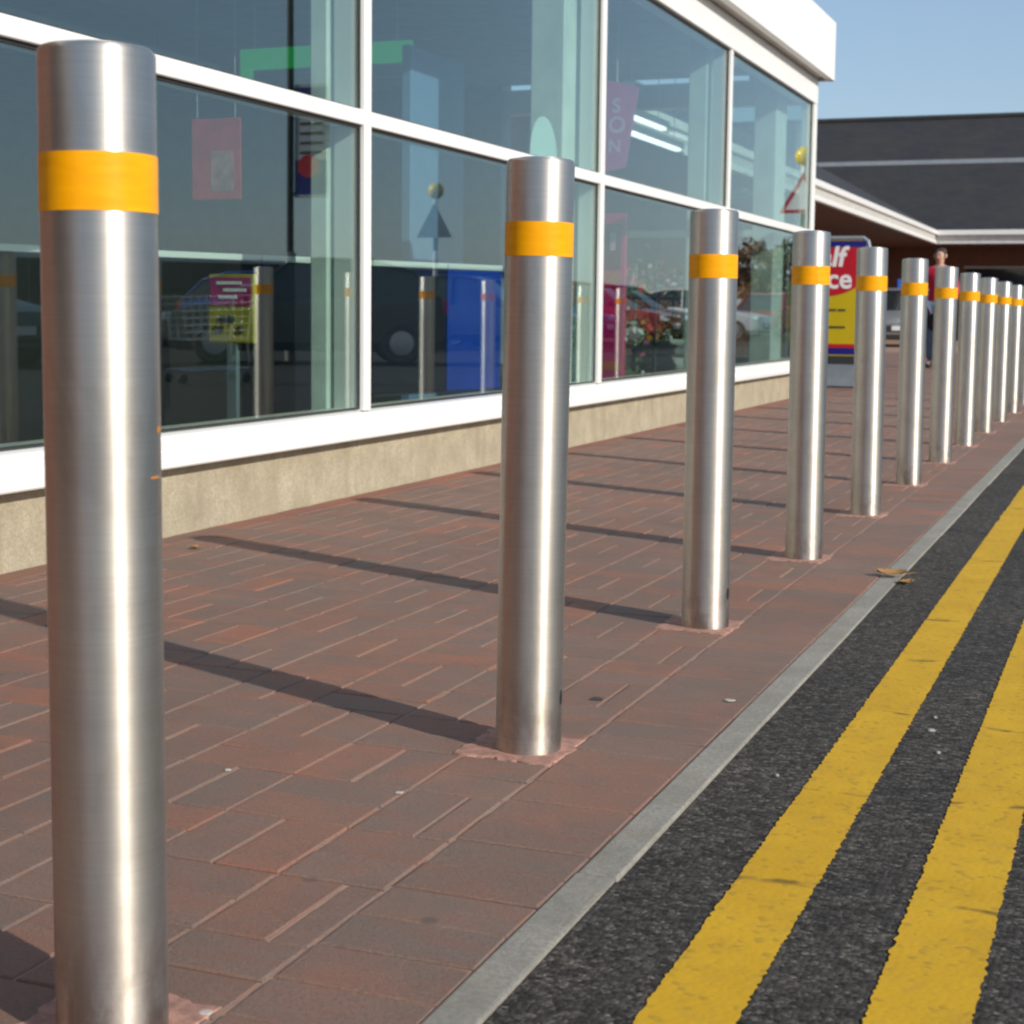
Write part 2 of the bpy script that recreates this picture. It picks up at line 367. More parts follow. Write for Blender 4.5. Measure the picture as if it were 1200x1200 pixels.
# block paving in basket weave, bordered by a soldier course
CELL, GAP, GY, BW = .207, .0048, .0034, .0980
rects = []                                        # (x0,x1,y0,y1,kind)
def clip_add(x0, x1, y0, y1, xa, xb, kind=0):
    x0, x1 = max(x0, xa), min(x1, xb)
    if x1 - x0 > .018: rects.append((x0, x1, y0, y1, kind))
XE, XW = -.886, -2.862
Y_A, Y_B = .8, 15.9
def weave(xa, xb, ya, yb):
    k = -30
    n0 = int((-.838 - xb) // CELL) - 1; n1 = int((-.838 - xa) // CELL) + 2
    for c in range(n0, n1):
        xr = -.838 - c * CELL; xl = xr - CELL
        if xr < xa or xl > xb: continue
        j0 = int((ya - 1.817) // CELL); j1 = int((yb - 1.817) // CELL) + 1
        for j in range(j0, j1):
            yl = 1.817 + j * CELL; yr = yl + CELL
            if (c + j) % 2 == 1:                    # two blocks lying along the street
                m = (xl + xr) / 2
                clip_add(xl + GAP / 2, m - GAP / 2, yl + GY / 2, yr - GY / 2, xa, xb)
                clip_add(m + GAP / 2, xr - GAP / 2, yl + GY / 2, yr - GY / 2, xa, xb)
            else:
                m = (yl + yr) / 2
                clip_add(xl + GAP / 2, xr - GAP / 2, yl + GY / 2, m - GY / 2, xa, xb)
                clip_add(xl + GAP / 2, xr - GAP / 2, m + GY / 2, yr - GY / 2, xa, xb)
weave(XW, XE - GAP / 2, Y_A, Y_B)
weave(-6.0, XE - GAP / 2, Y_B, 34)
y = Y_A
while y < 34:                                       # soldier course along the kerb
    rects.append((XE + GAP / 2, KX0 - .004, y + .0018, y + .1035 - .0018, 1)); y += .1035
y = Y_A
while y < Y_B - .2:                                 # stretcher course along the wall
    rects.append((XW - .1, XW - GAP / 2, y + GAP / 2, y + .2065 - GAP / 2, 2)); y += .2065
def in_view(x, y_, z=0):
    d = Vector((x, y_, z - .7508)); cz = d.dot(cf)
    if cz < .3: return False
    px = 600 + 1868.84 * d.dot(cr) / cz; py = 545.73 - 1868.84 * d.dot(cu) / cz
    return -25 < px < 1225 and py < 1225
def occl(x, y_):                                     # hidden behind the nearest bollard
    a = math.atan2(x, y_) - math.atan2(-.965, 1.35)
    return abs(a) < .026 and y_ > 1.5
vis = [r for r in rects if in_view((r[0] + r[1]) / 2, (r[2] + r[3]) / 2)]
vis.sort(key=lambda r: ((r[0] + r[1]) / 2) ** 2 + ((r[2] + r[3]) / 2) ** 2 + (900 if occl((r[0] + r[1]) / 2, (r[2] + r[3]) / 2) else 0))
near = vis[:300]; nearset = set(near)
def block_into(bm, cx, cy, hx, hy, dz=0.0, tx=0.0, ty=0.0, ch=.0028, depth=.03, rng=None):
    def P(u, v, z): return bm.verts.new((cx + u, cy + v, z + dz + tx * u + ty * v))
    j = (lambda: rng.uniform(-.0009, .0009)) if rng else (lambda: 0)
    T = [P(sx * (hx - ch) + j(), sy * (hy - ch) + j(), 0) for sx, sy in ((-1, -1), (1, -1), (1, 1), (-1, 1))]
    Mm = [P(sx * hx + j(), sy * hy + j(), -ch * .8) for sx, sy in ((-1, -1), (1, -1), (1, 1), (-1, 1))]
    B = [P(sx * hx, sy * hy, -depth) for sx, sy in ((-1, -1), (1, -1), (1, 1), (-1, 1))]
    bm.faces.new(T)
    for i in range(4):
        k = (i + 1) % 4
        bm.faces.new((Mm[i], Mm[k], T[k], T[i])); bm.faces.new((B[i], B[k], Mm[k], Mm[i]))
variants = {}
rng = random.Random(3)
def block_mesh(hx, hy, v):
    key = (round(hx, 4), round(hy, 4), v)
    if key not in variants:
        bm = bmesh.new(); block_into(bm, 0, 0, hx, hy, rng=random.Random(hash(key) % 1000))
        me = bpy.data.meshes.new('paver_block'); bm.to_mesh(me); bm.free(); me.materials.append(PAVER); variants[key] = me
    return variants[key]
for r in near:
    hx, hy = (r[1] - r[0]) / 2, (r[3] - r[2]) / 2
    inst('paver_block', block_mesh(hx, hy, rng.randrange(5)), pave, ((r[0] + r[1]) / 2, (r[2] + r[3]) / 2, rng.uniform(-.0008, .0008)), (rng.gauss(0, .003), rng.gauss(0, .003), rng.gauss(0, .0025)))
bm = bmesh.new(); bmr = bmesh.new()
for r in rects:
    if r in nearset or r[2] < .8: continue
    block_into(bmr if r[4] == 2 else bm, (r[0] + r[1]) / 2, (r[2] + r[3]) / 2, (r[1] - r[0]) / 2, (r[3] - r[2]) / 2, rng.uniform(-.0008, .0008), rng.gauss(0, .003), rng.gauss(0, .003))
stuff(obj('paver_blocks', bm, PAVER_S, pave)); stuff(obj('wall_course_blocks', bmr, PAVER_R, pave))

kerb = struct(obj('kerb', nbox(KX0, KX1 - .004, -14, 70, -.12, -.012), SAND))
ky = 1.05; kme = []
for v in range(3):
    bm = nbox(KX0, KX1, -.4568, .4568, -.1, .001, bev=.003, seg=2); 
    for vv in bm.verts:
        vv.co.x += random.uniform(-.0012, .0012)
    me = bpy.data.meshes.new('kerb_stone'); bm.to_mesh(me); bm.free(); me.materials.append(KERB); kme.append(me)
for i in range(-2, 40):
    inst('kerb_stone', kme[i % 3], kerb, (rng.gauss(0, .0006), 1.52 + i * .915, rng.gauss(-.001, .0008)), (0, 0, rng.gauss(0, .0005)))

# ------------------------------------------------------------------ bollards
BX, BY0, BS = -.9535, 1.338, 1.1885
ords = ['nearest', 'second', 'third', 'fourth', 'fifth', 'sixth', 'seventh', 'eighth', 'ninth', 'tenth', 'eleventh', 'twelfth', 'thirteenth']
def make_bollard():
    t = thing('bollard', '', 'bollard', group='stainless steel bollards along the kerb')
    R_ = .0571
    obj('tube', lathe([(R_, -.02), (R_, .30), (R_, .65), (R_, 1.000 - .006), (R_ - .0012, 1.000 - .0025), (R_ - .004, 1.000), (R_ - .0085, 1.000)], 96), STEEL, t, auto=50)
    obj('cap', lathe([(R_ - .0084, .995), (R_ - .0084, 1.0008), (R_ * .6, 1.0035), (0, 1.0045)], 64), STEEL, t, auto=50)
    bnd = obj('reflective_band', lathe([(R_ - .001, .8405), (R_ + .0007, .8405), (R_ + .0007, .8965), (R_ - .001, .8965)], 96), BAND, t, auto=40)
    # square mortar surround with a round hole
    bm = bmesh.new(); n = 64; hs = .088; ox, oy = -.014, .002
    inn, out, skirt = [], [], []
    for i in range(n):
        a = 2 * PI * i / n; c, s_ = math.cos(a), math.sin(a); k = hs / max(abs(c), abs(s_))
        wv = .004 * math.sin(5 * a + 1) + .003 * math.sin(11 * a) + .0025 * math.sin(23 * a + 2)
        inn.append(bm.verts.new((c * .056, s_ * .056, .0024))); out.append(bm.verts.new((ox + c * (k + wv), oy + s_ * (k + wv), .0018))); skirt.append(bm.verts.new((ox + c * (k + wv + .003), oy + s_ * (k + wv + .003), -.004)))
    for i in range(n):
        j = (i + 1) % n
        bm.faces.new((inn[i], inn[j], out[j], out[i])); bm.faces.new((out[i], out[j], skirt[j], skirt[i]))
    obj('mortar_surround', bm, MORTAR, t)
    return t
b0 = make_bollard()
extra = {0: 'at the left edge, base below the frame', 1: 'with shadow across the red pavers', 2: 'level with the second window mullion', 3: 'left of the yellow sign', 4: 'right of the yellow sign', 5: 'left of the person in red', 6: 'in front of the person in red', 7: 'just right of the person in red'}
lean = {1: .0100, 0: -.004, 3: -.003, 4: -.006, 5: -.004}
bolls = []
for i in range(13):
    o = b0 if i == 0 else copy_tree(b0)
    o.location = (BX - (.014 if i == 0 else .006 if i == 1 else 0) - (.003 if i == 2 else 0), BY0 + BS * i, 0)
    o.rotation_euler = (0, lean.get(i, 0), rng.uniform(0, 6.28) * 0)
    if i == 0: o.scale = (1, 1, 1.004)
    if i == 2: o.scale = (1, 1, .994)
    o['label'] = ('nearest' if i == 0 else ords[i]) + (' steel bollard with orange band' if i == 0 else ' steel bollard from the nearest, orange band') + (', ' + extra[i] if i in extra else ' in the receding row')
    bolls.append(o)
def slot(parent, z, ang, hw=.006, hh=.013):
    bm = bmesh.new(); pts = []
    for k in range(20):
        a = 2 * PI * k / 20; u, v = hw * math.cos(a), hh * math.sin(a); aa = ang + u / .0571
        pts.append((aa, z + v))
    A = [bm.verts.new((.0572 * math.cos(a) + .0006 * math.cos(ang), .0572 * math.sin(a) + .0006 * math.sin(ang), z_)) for a, z_ in pts]
    B = [bm.verts.new((.054 * math.cos(a), .054 * math.sin(a), z_)) for a, z_ in pts]
    bm.faces.new(A)
    for k in range(20): bm.faces.new((A[k], A[(k + 1) % 20], B[(k + 1) % 20], B[k]))
    obj('key_slot', bm, BLACK, parent)
slot(bolls[1], .095, rad(-69.2 + 72)); slot(bolls[2], .085, rad(-75 + 66), .007, .015)
RUST = simple('orange_rust', (.42, .17, .04), .8)
def mark(parent, z, ang, hw, hh):
    bm = bmesh.new(); n = 8; pl = None
    for k in range(n + 1):
        a = ang + (k / n * 2 - 1) * hw / .0573; q = [bm.verts.new((.05735 * math.cos(a), .05735 * math.sin(a), z + s_ * hh * (1 - .5 * abs(k / n * 2 - 1)))) for s_ in (-1, 1)]
        if pl: bm.faces.new((pl[0], q[0], q[1], pl[1]))
        pl = q
    obj('rust_mark', bm, RUST, parent)
mark(bolls[0], .580, rad(-54 + 62), .010, .0016); mark(bolls[0], .627, rad(-54 + 72), .006, .004)

# ------------------------------------------------------------------ the shop
FX = -2.98                         # face of the plinth
YN, YF = -14.2, 15.10              # near and far end of the glazed front
shop = thing('shop_building', 'glazed shop front with white frames, cream plinth and white overhanging fascia', 'building', (FX, 5, 0))
def part(name, bm, mat, parent=shop, **k):
    o = obj(name, bm, mat, None, **k); o.parent = parent; o.matrix_parent_inverse = Matrix.Translation(-Vector(parent.location)) if parent is shop else Matrix()
    return o
def sbox(name, x0, x1, y0, y1, z0, z1, mat, bev=0.0, parent=shop, seg=1):
    return part(name, nbox(x0, x1, y0, y1, z0, z1, bev=bev, seg=seg), mat, parent)
pw = 3.05; ys = [YF - .10 - pw * k for k in range(10)]       # mullion lines: 15.26, 12.21 ...
MULL = [5.826 + 2.994 * k for k in range(-1, 3)]; YG = MULL[0] - .03             # ... 2.88, 5.925, 8.97, 12.015
yy = YN
joints = [YG] + MULL[1:] + [YF]
for a, b_ in zip(joints, joints[1:]):
    sbox('plinth', FX - .25, FX, a + .0025, b_ - .0025, -.1, .234, PLINTH, .004)
# sill: two-step white aluminium
PX = FX; FX = -2.93
prof = [(FX - .21, .2345), (FX + .022, .2345), (FX + .026, .240), (FX + .026, .269), (FX + .021, .275), (FX + .004, .279), (FX + .002, .285), (FX + .002, .325), (FX - .004, .337), (FX - .05, .352), (FX - .16, .352)]
bm = bmesh.new(); prism(bm, prof, 1, YG, YF + .02); part('sill', bm, WHITE)
GX = FX - .027                     # glass plane
edges_y = MULL + [YF - .06]
zt0, zt1 = 1.487, 1.547; zh = 2.702
for i, m_ in enumerate(MULL):
    sbox('mullion', FX - .14, FX, m_ - .030, m_ + .030, .345, zh + .004, WHITE, .003)
sbox('corner_post', FX - .12, FX + .004, YF - .115, YF + .004, .345, zh + .004, WHITE, .004)
bounds = [(a + .030, b_ - .030) for a, b_ in zip(MULL, MULL[1:])] + [(MULL[-1] + .030, YF - .115)]
for a, b_ in bounds:
    sbox('transom', FX - .14, FX - .002, a + .0005, b_ - .0005, zt0, zt1, WHITE, .003)
    for z0, z1 in ((.352, zt0), (zt1, zh)):
        sbox('glass_pane', GX - .006, GX, a + .004, b_ - .004, z0 + .004, z1 - .004, GLASS)
        bm = bmesh.new(); e = .012; xg = GX + .007
        box(bm, GX + .0005, xg, a + .0008, b_ - .0008, z1 - e, z1 - .0006); box(bm, GX + .0005, xg, a + .0008, b_ - .0008, z0 + .0006, z0 + e * .6)
        box(bm, GX + .0005, xg, a + .0008, a + e * .7, z0 + e * .6 + .0005, z1 - e - .0005); box(bm, GX + .0005, xg, b_ - e * .7, b_ - .0008, z0 + e * .6 + .0005, z1 - e - .0005)
        part('gasket', bm, GASKET)
sbox('head_frame', FX - .16, FX + .006, YG, YF + .006, zh + .004, 2.935, WHITE, .004)
OX = -2.80
sbox('soffit', FX - .2, OX - .004, YN, YF - .155, 2.937, 2.962, SOFFIT)
FE = 15.235
RBRICK = m_brick('red_brick_wall', .7)
sbox('brick_wall', PX - .25, PX + .02, .55, YG - .003, -.1, 2.933, RBRICK); sbox('brick_wall', PX - .25, PX + .02, YN, -6.0, -.1, 2.933, RBRICK)
sbox('brick_wall', -5.6, PX - .2505,   .3, .55, -.1, 2.933, RBRICK); sbox('brick_wall', -5.6, PX - .2505, -6.0, -5.75, -.1, 2.933, RBRICK)
sbox('entrance_wall', -5.85, -5.601, -6.0, .55, -.1, 2.933, DARKWALL); sbox('entrance_door', -5.6, -5.56, -4.4, -2.2, -.0, 2.3, CARGLASS)
yy = YN
while yy < FE - .01:
    y2 = min(FE, yy + 3.0)
    sbox('fascia', OX - .06, OX, yy + .0015, y2 - .0015, 2.934, 3.47, WHITE_M, .004); yy = y2
sbox('fascia', -3.6, OX - .0015, FE - .058, FE - .0012, 2.934, 3.469, WHITE_M, .004)
sbox('flat_roof', -14.5, OX - .07, YN, FE - .07, 3.35, 3.42, SOFFIT)
# far return wall, glazed near the corner
sbox('plinth', -6, PX - .2505, YF - .25, YF, -.1, .234, PLINTH)
sbox('glass_pane', -5.9, FX - .125, YF - .061, YF - .055, .35, zh - .004, GLASS)
sbox('transom', -5.9, FX - .125, YF - .11, YF - .002, zt0, zt1, WHITE, .003)
sbox('sill', -6, FX - .161, YF - .16, YF + .02, .2345, .352, WHITE)
sbox('head_frame', -6, FX - .161, YF - .16, YF + .006, zh + .004, 2.935, WHITE)
sbox('interior_wall', -14.5, -6.0, YF - .25, YF, -.1, 3.34, WALL_IN)
sbox('interior_wall', -14.6, -14.4, YN, YF - .26, -.1, 3.34, WALL_IN)
sbox('interior_wall', -14.39, FX - .26, YN - .2, YN - .002, -.1, 3.34, WALL_IN)
sbox('shop_floor', -14.39, FX - .252, YN, YF - .252, -.1, .012, FLOOR_IN)
sbox('shop_ceiling', -14.39, FX - .165, YN, YF - .255, 2.966, 3.02, CEIL_IN)
# pale pilasters standing just inside the glass
for yc, hw, xf, dp in ((5.93, .15, -3.09, .08), (8.80, .20, -3.10, .20), (12.08, .30, -3.11, .14), (14.6, .22, -3.15, .2)):
    sbox('pilaster', xf - dp, xf, yc - hw, yc + hw, .013, 2.965, COLWHITE, .006)
# suspended white lighting tracks
TUBE = simple('fluorescent_tube', (.9, .96, 1.0), .3, emit=2.0)
for x, z, a, b_ in ((-5.0, 2.58, 15.0, 6.2), (-5.0, 2.84, 15.0, 6.2)):
    pass
def light_track(x, z, y0, y1, label):
    t = thing('light_track', label, 'light', (x, (y0 + y1) / 2, z)); L_ = (y1 - y0) / 2
    obj('housing', nbox(-.06, .06, -L_, L_, .012, .075, bev=.006), WHITE, t)
    obj('tube', nbox(-.035, .035, -L_ + .02, L_ - .02, -.012, .0115, bev=.01), TUBE, t)
    for s_ in (-1, 1):
        bm = bmesh.new(); cyl(bm, .004, .0755, 2.9655 - z, 6, 0, s_ * L_ * .8); obj('hanger', bm, WHITE, t)
light_track(-4.2, 2.30, 13.2, 14.9, 'lower white strip light hanging inside the third window')
light_track(-4.35, 2.50, 13.0, 14.9, 'upper white strip light hanging inside the third window')
light_track(-7.5, 2.75, 3.0, 12.0, 'long strip light added to brighten the shop interior, farther from the glass')  # unseen tube light added to lift the dim interior

# ---- things standing in the shop window
def board(name, label, cat, x0, x1, y_, z0, z1, mats, rows, rot=0, depth=.03, foot=True):
    """upright display board facing the near end; rows = [(z0,z1,material index,x-inset)]"""
    t = thing(name, label, cat, ((x0 + x1) / 2, y_, 0), rot); w2 = (x1 - x0) / 2
    obj('panel', nbox(-w2, w2, 0, depth, z0, z1, bev=.004), mats[0], t)
    for a, b_, mi, ins, nm in rows:
        obj(nm, nbox(-w2 + ins, w2 - ins, -.004, -.0005, a, b_), mats[mi], t)
    if foot:
        obj('foot', nbox(-w2 * .9, w2 * .9, -.12, .15, .0125, .035, bev=.004), DARKPL, t)
        if z0 > .06: obj('post', nbox(-.02, .02, .002, .028, .0355, z0 - .0005), GREYPL, t)
    return t
green = thing('hanging_sign', 'pale green bar sign hanging inside the left upper window', 'sign', (-4.83, 9.0, 2.33))
obj('panel', nbox(-.60, .60, -.02, .02, -.065, .065, bev=.006), GREENGLOW, green); obj('end_tab', nbox(-.60, -.52, -.018, .018, -.14, -.0655, bev=.004), GREENGLOW, green)
for s_ in (-.5, .5):
    bm = bmesh.new(); cyl(bm, .004, .0655, .63, 6, s_, 0); obj('hanger', bm, WHITE, green)
REDP = simple('faded_red_print', lin(205, 62, 66), .5, var=.25, nscale=9)
rp = thing('hanging_poster', 'faded red poster hanging inside the left window below the transom', 'poster', (-4.37, 7.0, 1.5)); obj('sheet', nbox(-.14, .14, -.004, .004, -.20, .20), REDP, rp)
obj('picture', nbox(-.03, .10, -.006, -.0045, -.16, .04), simple('pale_print', (.50, .22, .20), .5, var=.5, nscale=14), rp)
for s_ in (-.11, .11):
    bm = bmesh.new(); cyl(bm, .0015, .2005, 1.465, 6, s_, 0); obj('hanger', bm, WHITE, rp)
BLUEG = simple('blue_grey_panel', lin(110, 140, 180), .6, var=.04)
bb = tag(obj('partition_block', nbox(-4.06, -4.0, 8.5, 9.28, .0125, 2.28, bev=.005), BLUEG), 'tall blue-grey partition panel inside the second window', 'partition')
pk = thing('hanging_banner', 'tapered pink banner with pale letters hanging behind the upper second mullion', 'banner', (-3.40, 10.5, 2.0))
bm = bmesh.new(); prism(bm, [(-.11, .34), (.155, .27), (.07, -.26), (-.11, -.3)], 1, -.006, .006); obj('sheet', bm, PINK, pk)
PALEP = simple('pale_pink_print', lin(240, 190, 215), .5)
text_mesh('letter', 'S', .13, PALEP, pk, (.0, -.0065, .15), (rad(90), 0, 0), .001, .004); text_mesh('letter', 'O', .15, PALEP, pk, (.005, -.0065, .02), (rad(90), 0, 0), .001, .004); text_mesh('letter', 'N', .12, PALEP, pk, (-.01, -.0065, -.12), (rad(90), 0, 0), .001, .003)
bm = bmesh.new(); cyl(bm, .004, .30, .965, 6, 0, 0); obj('hanger', bm, WHITE, pk)
mg = board('banner_stand', 'narrow magenta banner stand behind the lower second mullion', 'banner', -3.52, -3.32, 10.5, .06, 1.43, [MAGENTA, simple('dark_red_print', lin(120, 20, 40), .5), simple('orange_print', lin(215, 100, 45), .5), PALEP], [(1.05, 1.36, 1, .03, 'top_print'), (.95, 1.03, 2, .03, 'middle_print'), (.36, .42, 2, .02, 'lower_print')])
obj('letter_stroke', nbox(-.01, .03, -.007, -.0045, 1.18, 1.30), PALEP, mg)
yp = board('poster_stand', 'yellow and magenta poster stand inside the left lower window', 'poster', -3.38, -3.18, 5.35, .62, .885, [simple('dull_yellow_print', lin(165, 145, 15), .5, var=.2, nscale=14), simple('dull_magenta_print', lin(165, 30, 100), .5, var=.25, nscale=14), WHITEP, INK], [(.765, .872, 1, .01, 'magenta_print')])
for k, (a, b_) in enumerate(((-.06, .05), (-.03, .07), (-.05, .03))):
    obj('white_stroke', nbox(a, b_, -.007, -.0045, .845 - k * .027, .857 - k * .027), WHITEP, yp)
for k, (a, b_) in enumerate(((-.07, -.03), (-.01, .02), (.03, .06), (-.05, .0))):
    obj('dark_stroke', nbox(a, b_, -.007, -.0045, .66 + (k % 2) * .04, .685 + (k % 2) * .04), INK, yp)
disc = thing('window_sticker', 'pale round sticker on the glass rising above the transom behind the second bollard', 'sticker', (GX - .0075, 7.93, 1.57))
bm = bmesh.new(); cyl(bm, .2, -.0012, .0, 40); o = obj('disc', bm, simple('pale_sticker', (.62, .74, .72), .5, var=.04), disc); o.rotation_euler = (0, rad(90), 0)
pl = thing('pendant_lamp', 'small white pendant lamp inside the last upper window', 'lamp', (-3.75, 15.0 - .6, 1.93))
obj('shade', lathe([(.0, .07), (.03, .06), (.16, .0), (.15, -.002), (.02, .05)], 24), WHITE, pl, smooth=True); bm = bmesh.new(); cyl(bm, .005, .06, 1.036, 6); obj('cord', bm, DARKPL, pl)
# low back-boards of the display behind the left panes
NAVYB = simple('navy_board', (.007, .007, .018), .5, var=.3, nscale=4); DARKB = simple('dark_board', (.010, .008, .008), .5, var=.4, nscale=5); BLUEB = simple('blue_board', (.008, .055, .40), .4, var=.15, nscale=3)
def display_board(k0, k1, mat, label, h=.985, z0=.0125):
    L_ = (k1 - k0) / 2; km = (k0 + k1) / 2
    t = thing('display_board', label, 'display board', (-3.05 - .326 * km, 7.6 - .946 * km, 0), math.atan2(-.326, .946), 'low display boards behind the lower panes')
    obj('panel', nbox(-.015, .015, -L_ + .004, L_ - .004, z0 + .0075, h - .028, bev=.003), mat, t); bw = .03 if z0 > .1 else .09; obj('base', nbox(-bw, bw, -L_ + .004, L_ - .004, z0, z0 + .007), DARKPL, t)
    obj('white_cap', nbox(-.022, .022, -L_ + .002, L_ - .002, h - .0275, h, bev=.003), WHITE, t)
    return t
display_board(.03, .44, BLUEB, 'bright blue low display board just left of the second bollard', z0=.3535)
display_board(.44, .95, NAVYB, 'navy low display board right of the first window mullion', z0=.3535)
display_board(.95, 1.62, NAVYB, 'navy low display board left of the first window mullion')
display_board(1.62, 2.35, DARKB, 'dark brown low display board behind the yellow poster')
display_board(2.35, 3.3, DARKB, 'dark brown low display board left of the nearest bollard')
SW = simple('pale_blue_print', lin(90, 140, 210), .5)
# rack of bedding plants inside the third window
def plant_rack(label, loc, L_, seed):
    t = thing('plant_rack', label, 'plant rack', loc); rg = random.Random(seed)
    for sy in (-1, 1):
        for sx in (-1, 1): obj('upright', nbox(sx * .22 - .012, sx * .22 + .012, sy * L_ - .012, sy * L_ + .012, 0, 1.15, bev=.002), SIGNFR, t)
    for z in (.10, .48, .86):
        obj('shelf', nbox(-.24, .24, -L_ - .02, L_ + .02, z, z + .022, bev=.003), DARKPL, t)
        bm = bmesh.new()
        for k in range(520):
            p = Vector((rg.uniform(-.22, .24), rg.uniform(-L_, L_), z + .03 + abs(rg.gauss(0, .11)))); r_ = rg.uniform(.018, .04)
            u = Vector((rg.gauss(0, 1), rg.gauss(0, 1), rg.gauss(0, 1))).normalized(); v = u.orthogonal().normalized()
            f = bm.faces.new([bm.verts.new(p + u * r_), bm.verts.new(p + v * r_ * .7), bm.verts.new(p - u * r_), bm.verts.new(p - v * r_ * .7)])
            q = rg.random(); f.material_index = 0 if q < .68 else 1 + int((p.y + L_) * 5 + z * 3) % 4
        stuff(obj('plants', bm, PLANTM, t))
    return t
PLANTM = [simple('plant_green', (.05, .10, .03), .6, var=.3), simple('flower_red', (.55, .03, .03), .6), simple('flower_orange', (.70, .25, .03), .6), simple('flower_white', (.7, .7, .66), .6), simple('flower_pink', (.6, .12, .28), .6)]
plant_rack('rack of mixed bedding plants inside the third lower window', (-3.75, 11.2, .0125), .75, 5)
plant_rack('rack of bedding plants inside the last lower window by the corner', (-3.8, 13.6, .0125), .6, 8)
for k in range(4):
    bm = bmesh.new(); box(bm, -.3, .3, -.21, .21, 0, .13, bev=.045, seg=3)
    for vv in bm.verts: vv.co += Vector((random.gauss(0, .008), random.gauss(0, .008), random.gauss(0, .005)))
    o = obj('compost_bag', bm, WHITEP, auto=60); o.location = (-3.6, 12.75, .013 + k * .131); o.rotation_euler = (0, 0, rng.uniform(-.12, .12))
    tag(o, '%s white bag of the stack inside the last lower window' % ('lowest', 'second lowest', 'second highest', 'topmost')[k], 'bag', 'white bags stacked inside the shop window')

# shopping trolley inside the left window
def trolley(label, loc, rz):
    t = thing('shopping_trolley', label, 'trolley', loc, rz)
    CH = simple('chrome_wire', (.62, .63, .64), .22, metal=1); TEAL = simple('teal_plastic', (.05, .16, .17), .4)
    bm = bmesh.new()
    for sx in (-1, 1):
        for k in range(7):
            z = .45 + k * .07; tube(bm, [(sx * (.20 + .008 * k), -.36 - .012 * k, z), (sx * (.24 + .008 * k), .34, z + .03)], .006, 5)
        for k in range(9):
            y_ = -.35 + k * .085; tube(bm, [(sx * .205, y_, .45), (sx * .255, y_ - .02, .90)], .0055, 5)
    for k in range(7): tube(bm, [(-.2 + k * .0667, -.36, .45), (-.22 + k * .073, -.42, .9)], .0055, 5)
    for k in range(9): tube(bm, [(-.21, -.35 + k * .085, .45), (.21, -.35 + k * .085, .45)], .0055, 5)
    obj('basket', bm, CH, t)
    bm = bmesh.new()
    for sx in (-1, 1):
        tube(bm, [(sx * .25, .34, .92), (sx * .25, .46, 1.0)], .012, 8); tube(bm, [(sx * .24, .36, .9), (sx * .22, .30, .45), (sx * .22, .32, .16), (sx * .19, -.40, .14)], .013, 8)
    obj('frame', bm, CH, t)
    bm = bmesh.new(); tube(bm, [(-.27, .46, 1.0), (.27, .46, 1.0)], .017, 10); obj('handle', bm, TEAL, t)
    bm = bmesh.new(); prism(bm, [(.30, .62), (.10, .82), (.07, .80), (.26, .60)], 0, -.15, .15); obj('child_seat', bm, TEAL, t)
    for sx in (-.19, .19):
        for y_ in (-.38, .3):
            bm = bmesh.new(); cyl(bm, .05, -.014, .014, 16); o = obj('wheel', bm, DARKPL, t); o.rotation_euler = (0, rad(90), 0); o.location = (sx, y_, .063)
    return t
trolley('wire shopping trolley with teal child seat left on the road, mirrored in the left window', (2.9, 14.0, RZ), rad(35))

# ------------------------------------------------------------------ far building: slate roofs, white eaves, dark brick under a deep canopy
FXE = 1.2
EX, EY = -6.0, 50.3                # the corner where the two eaves meet
far = thing('supermarket_building', 'long dark slate-roofed building with white eaves beyond the bollards', 'building', (0, EY, 0))
def fpart(name, bm, mat, **k):
    o = obj(name, bm, mat, far, **k); o.matrix_parent_inverse = Matrix.Translation(-Vector(far.location)); return o
def fbox(name, x0, x1, y0, y1, z0, z1, mat, bev=0): return fpart(name, nbox(x0, x1, y0, y1, z0, z1, bev=bev), mat)
ez = 3.37; slope = .535
# eave of the wing along the street: upper gutter, recessed board, lower trim
YS = 16.2
fbox('gutter', EX - .10, EX + .02, YS, EY, ez - .13, ez, WHITE, .01); fbox('fascia_board', EX - .10, EX - .045, YS, EY + .045, ez - .30, ez - .1305, simple('grey_board', (.5, .48, .45), .6)); fbox('lower_trim', EX - .12, EX - .005, YS, EY - .02, ez - .40, ez - .3005, WHITE, .006)
fbox('gutter', EX + .021, FXE, EY - .10, EY + .02, ez - .15, ez, WHITE, .01); fbox('fascia_board', EX - .044, FXE, EY + .046, EY + .10, ez - .40, ez - .1505, simple('pale_board', (.66, .65, .63), .6))
fbox('soffit', -9.3, EX - .121, YS, EY + 3, ez - .43, ez - .401, TIMBER); fbox('soffit', EX - .12, FXE, EY + .101, EY + 4, ez - .43, ez - .401, TIMBER)
fbox('brick_wall', -9.5, -9.0, YS, EY + 3.2, -.05, ez - .431, BRICK); fbox('brick_wall', -8.999, FXE, EY + 3.0, EY + 3.5, -.05, ez - .431, BRICK)
# roofs: the frontal slope in two tiers with a pale flashing between, and the side slope meeting it in a valley
def quad_slab(pts, th=.12):
    bm = bmesh.new(); A = [bm.verts.new(p) for p in pts]; B = [bm.verts.new((p[0], p[1], p[2] - th)) for p in pts]; n = len(pts)
    bm.faces.new(A); bm.faces.new(B[::-1])
    for i in range(n): bm.faces.new((A[i], B[i], B[(i + 1) % n], A[(i + 1) % n]))
    return bm
dy1 = 4.5; z1 = ez + dy1 * slope; dy2 = 7.75; z2 = z1 + .12 + (dy2 - dy1) * slope
fpart('lower_roof', quad_slab([(EX, EY, ez), (FXE, EY, ez), (FXE, EY + dy1, z1), (EX - dy1, EY + dy1, z1)]), SLATE)
fbox('flashing', EX - dy1 - 9, FXE, EY + dy1 + .001, EY + dy1 + .06, z1 - .06, z1 + .14, simple('lead_flashing', (.30, .32, .35), .5))
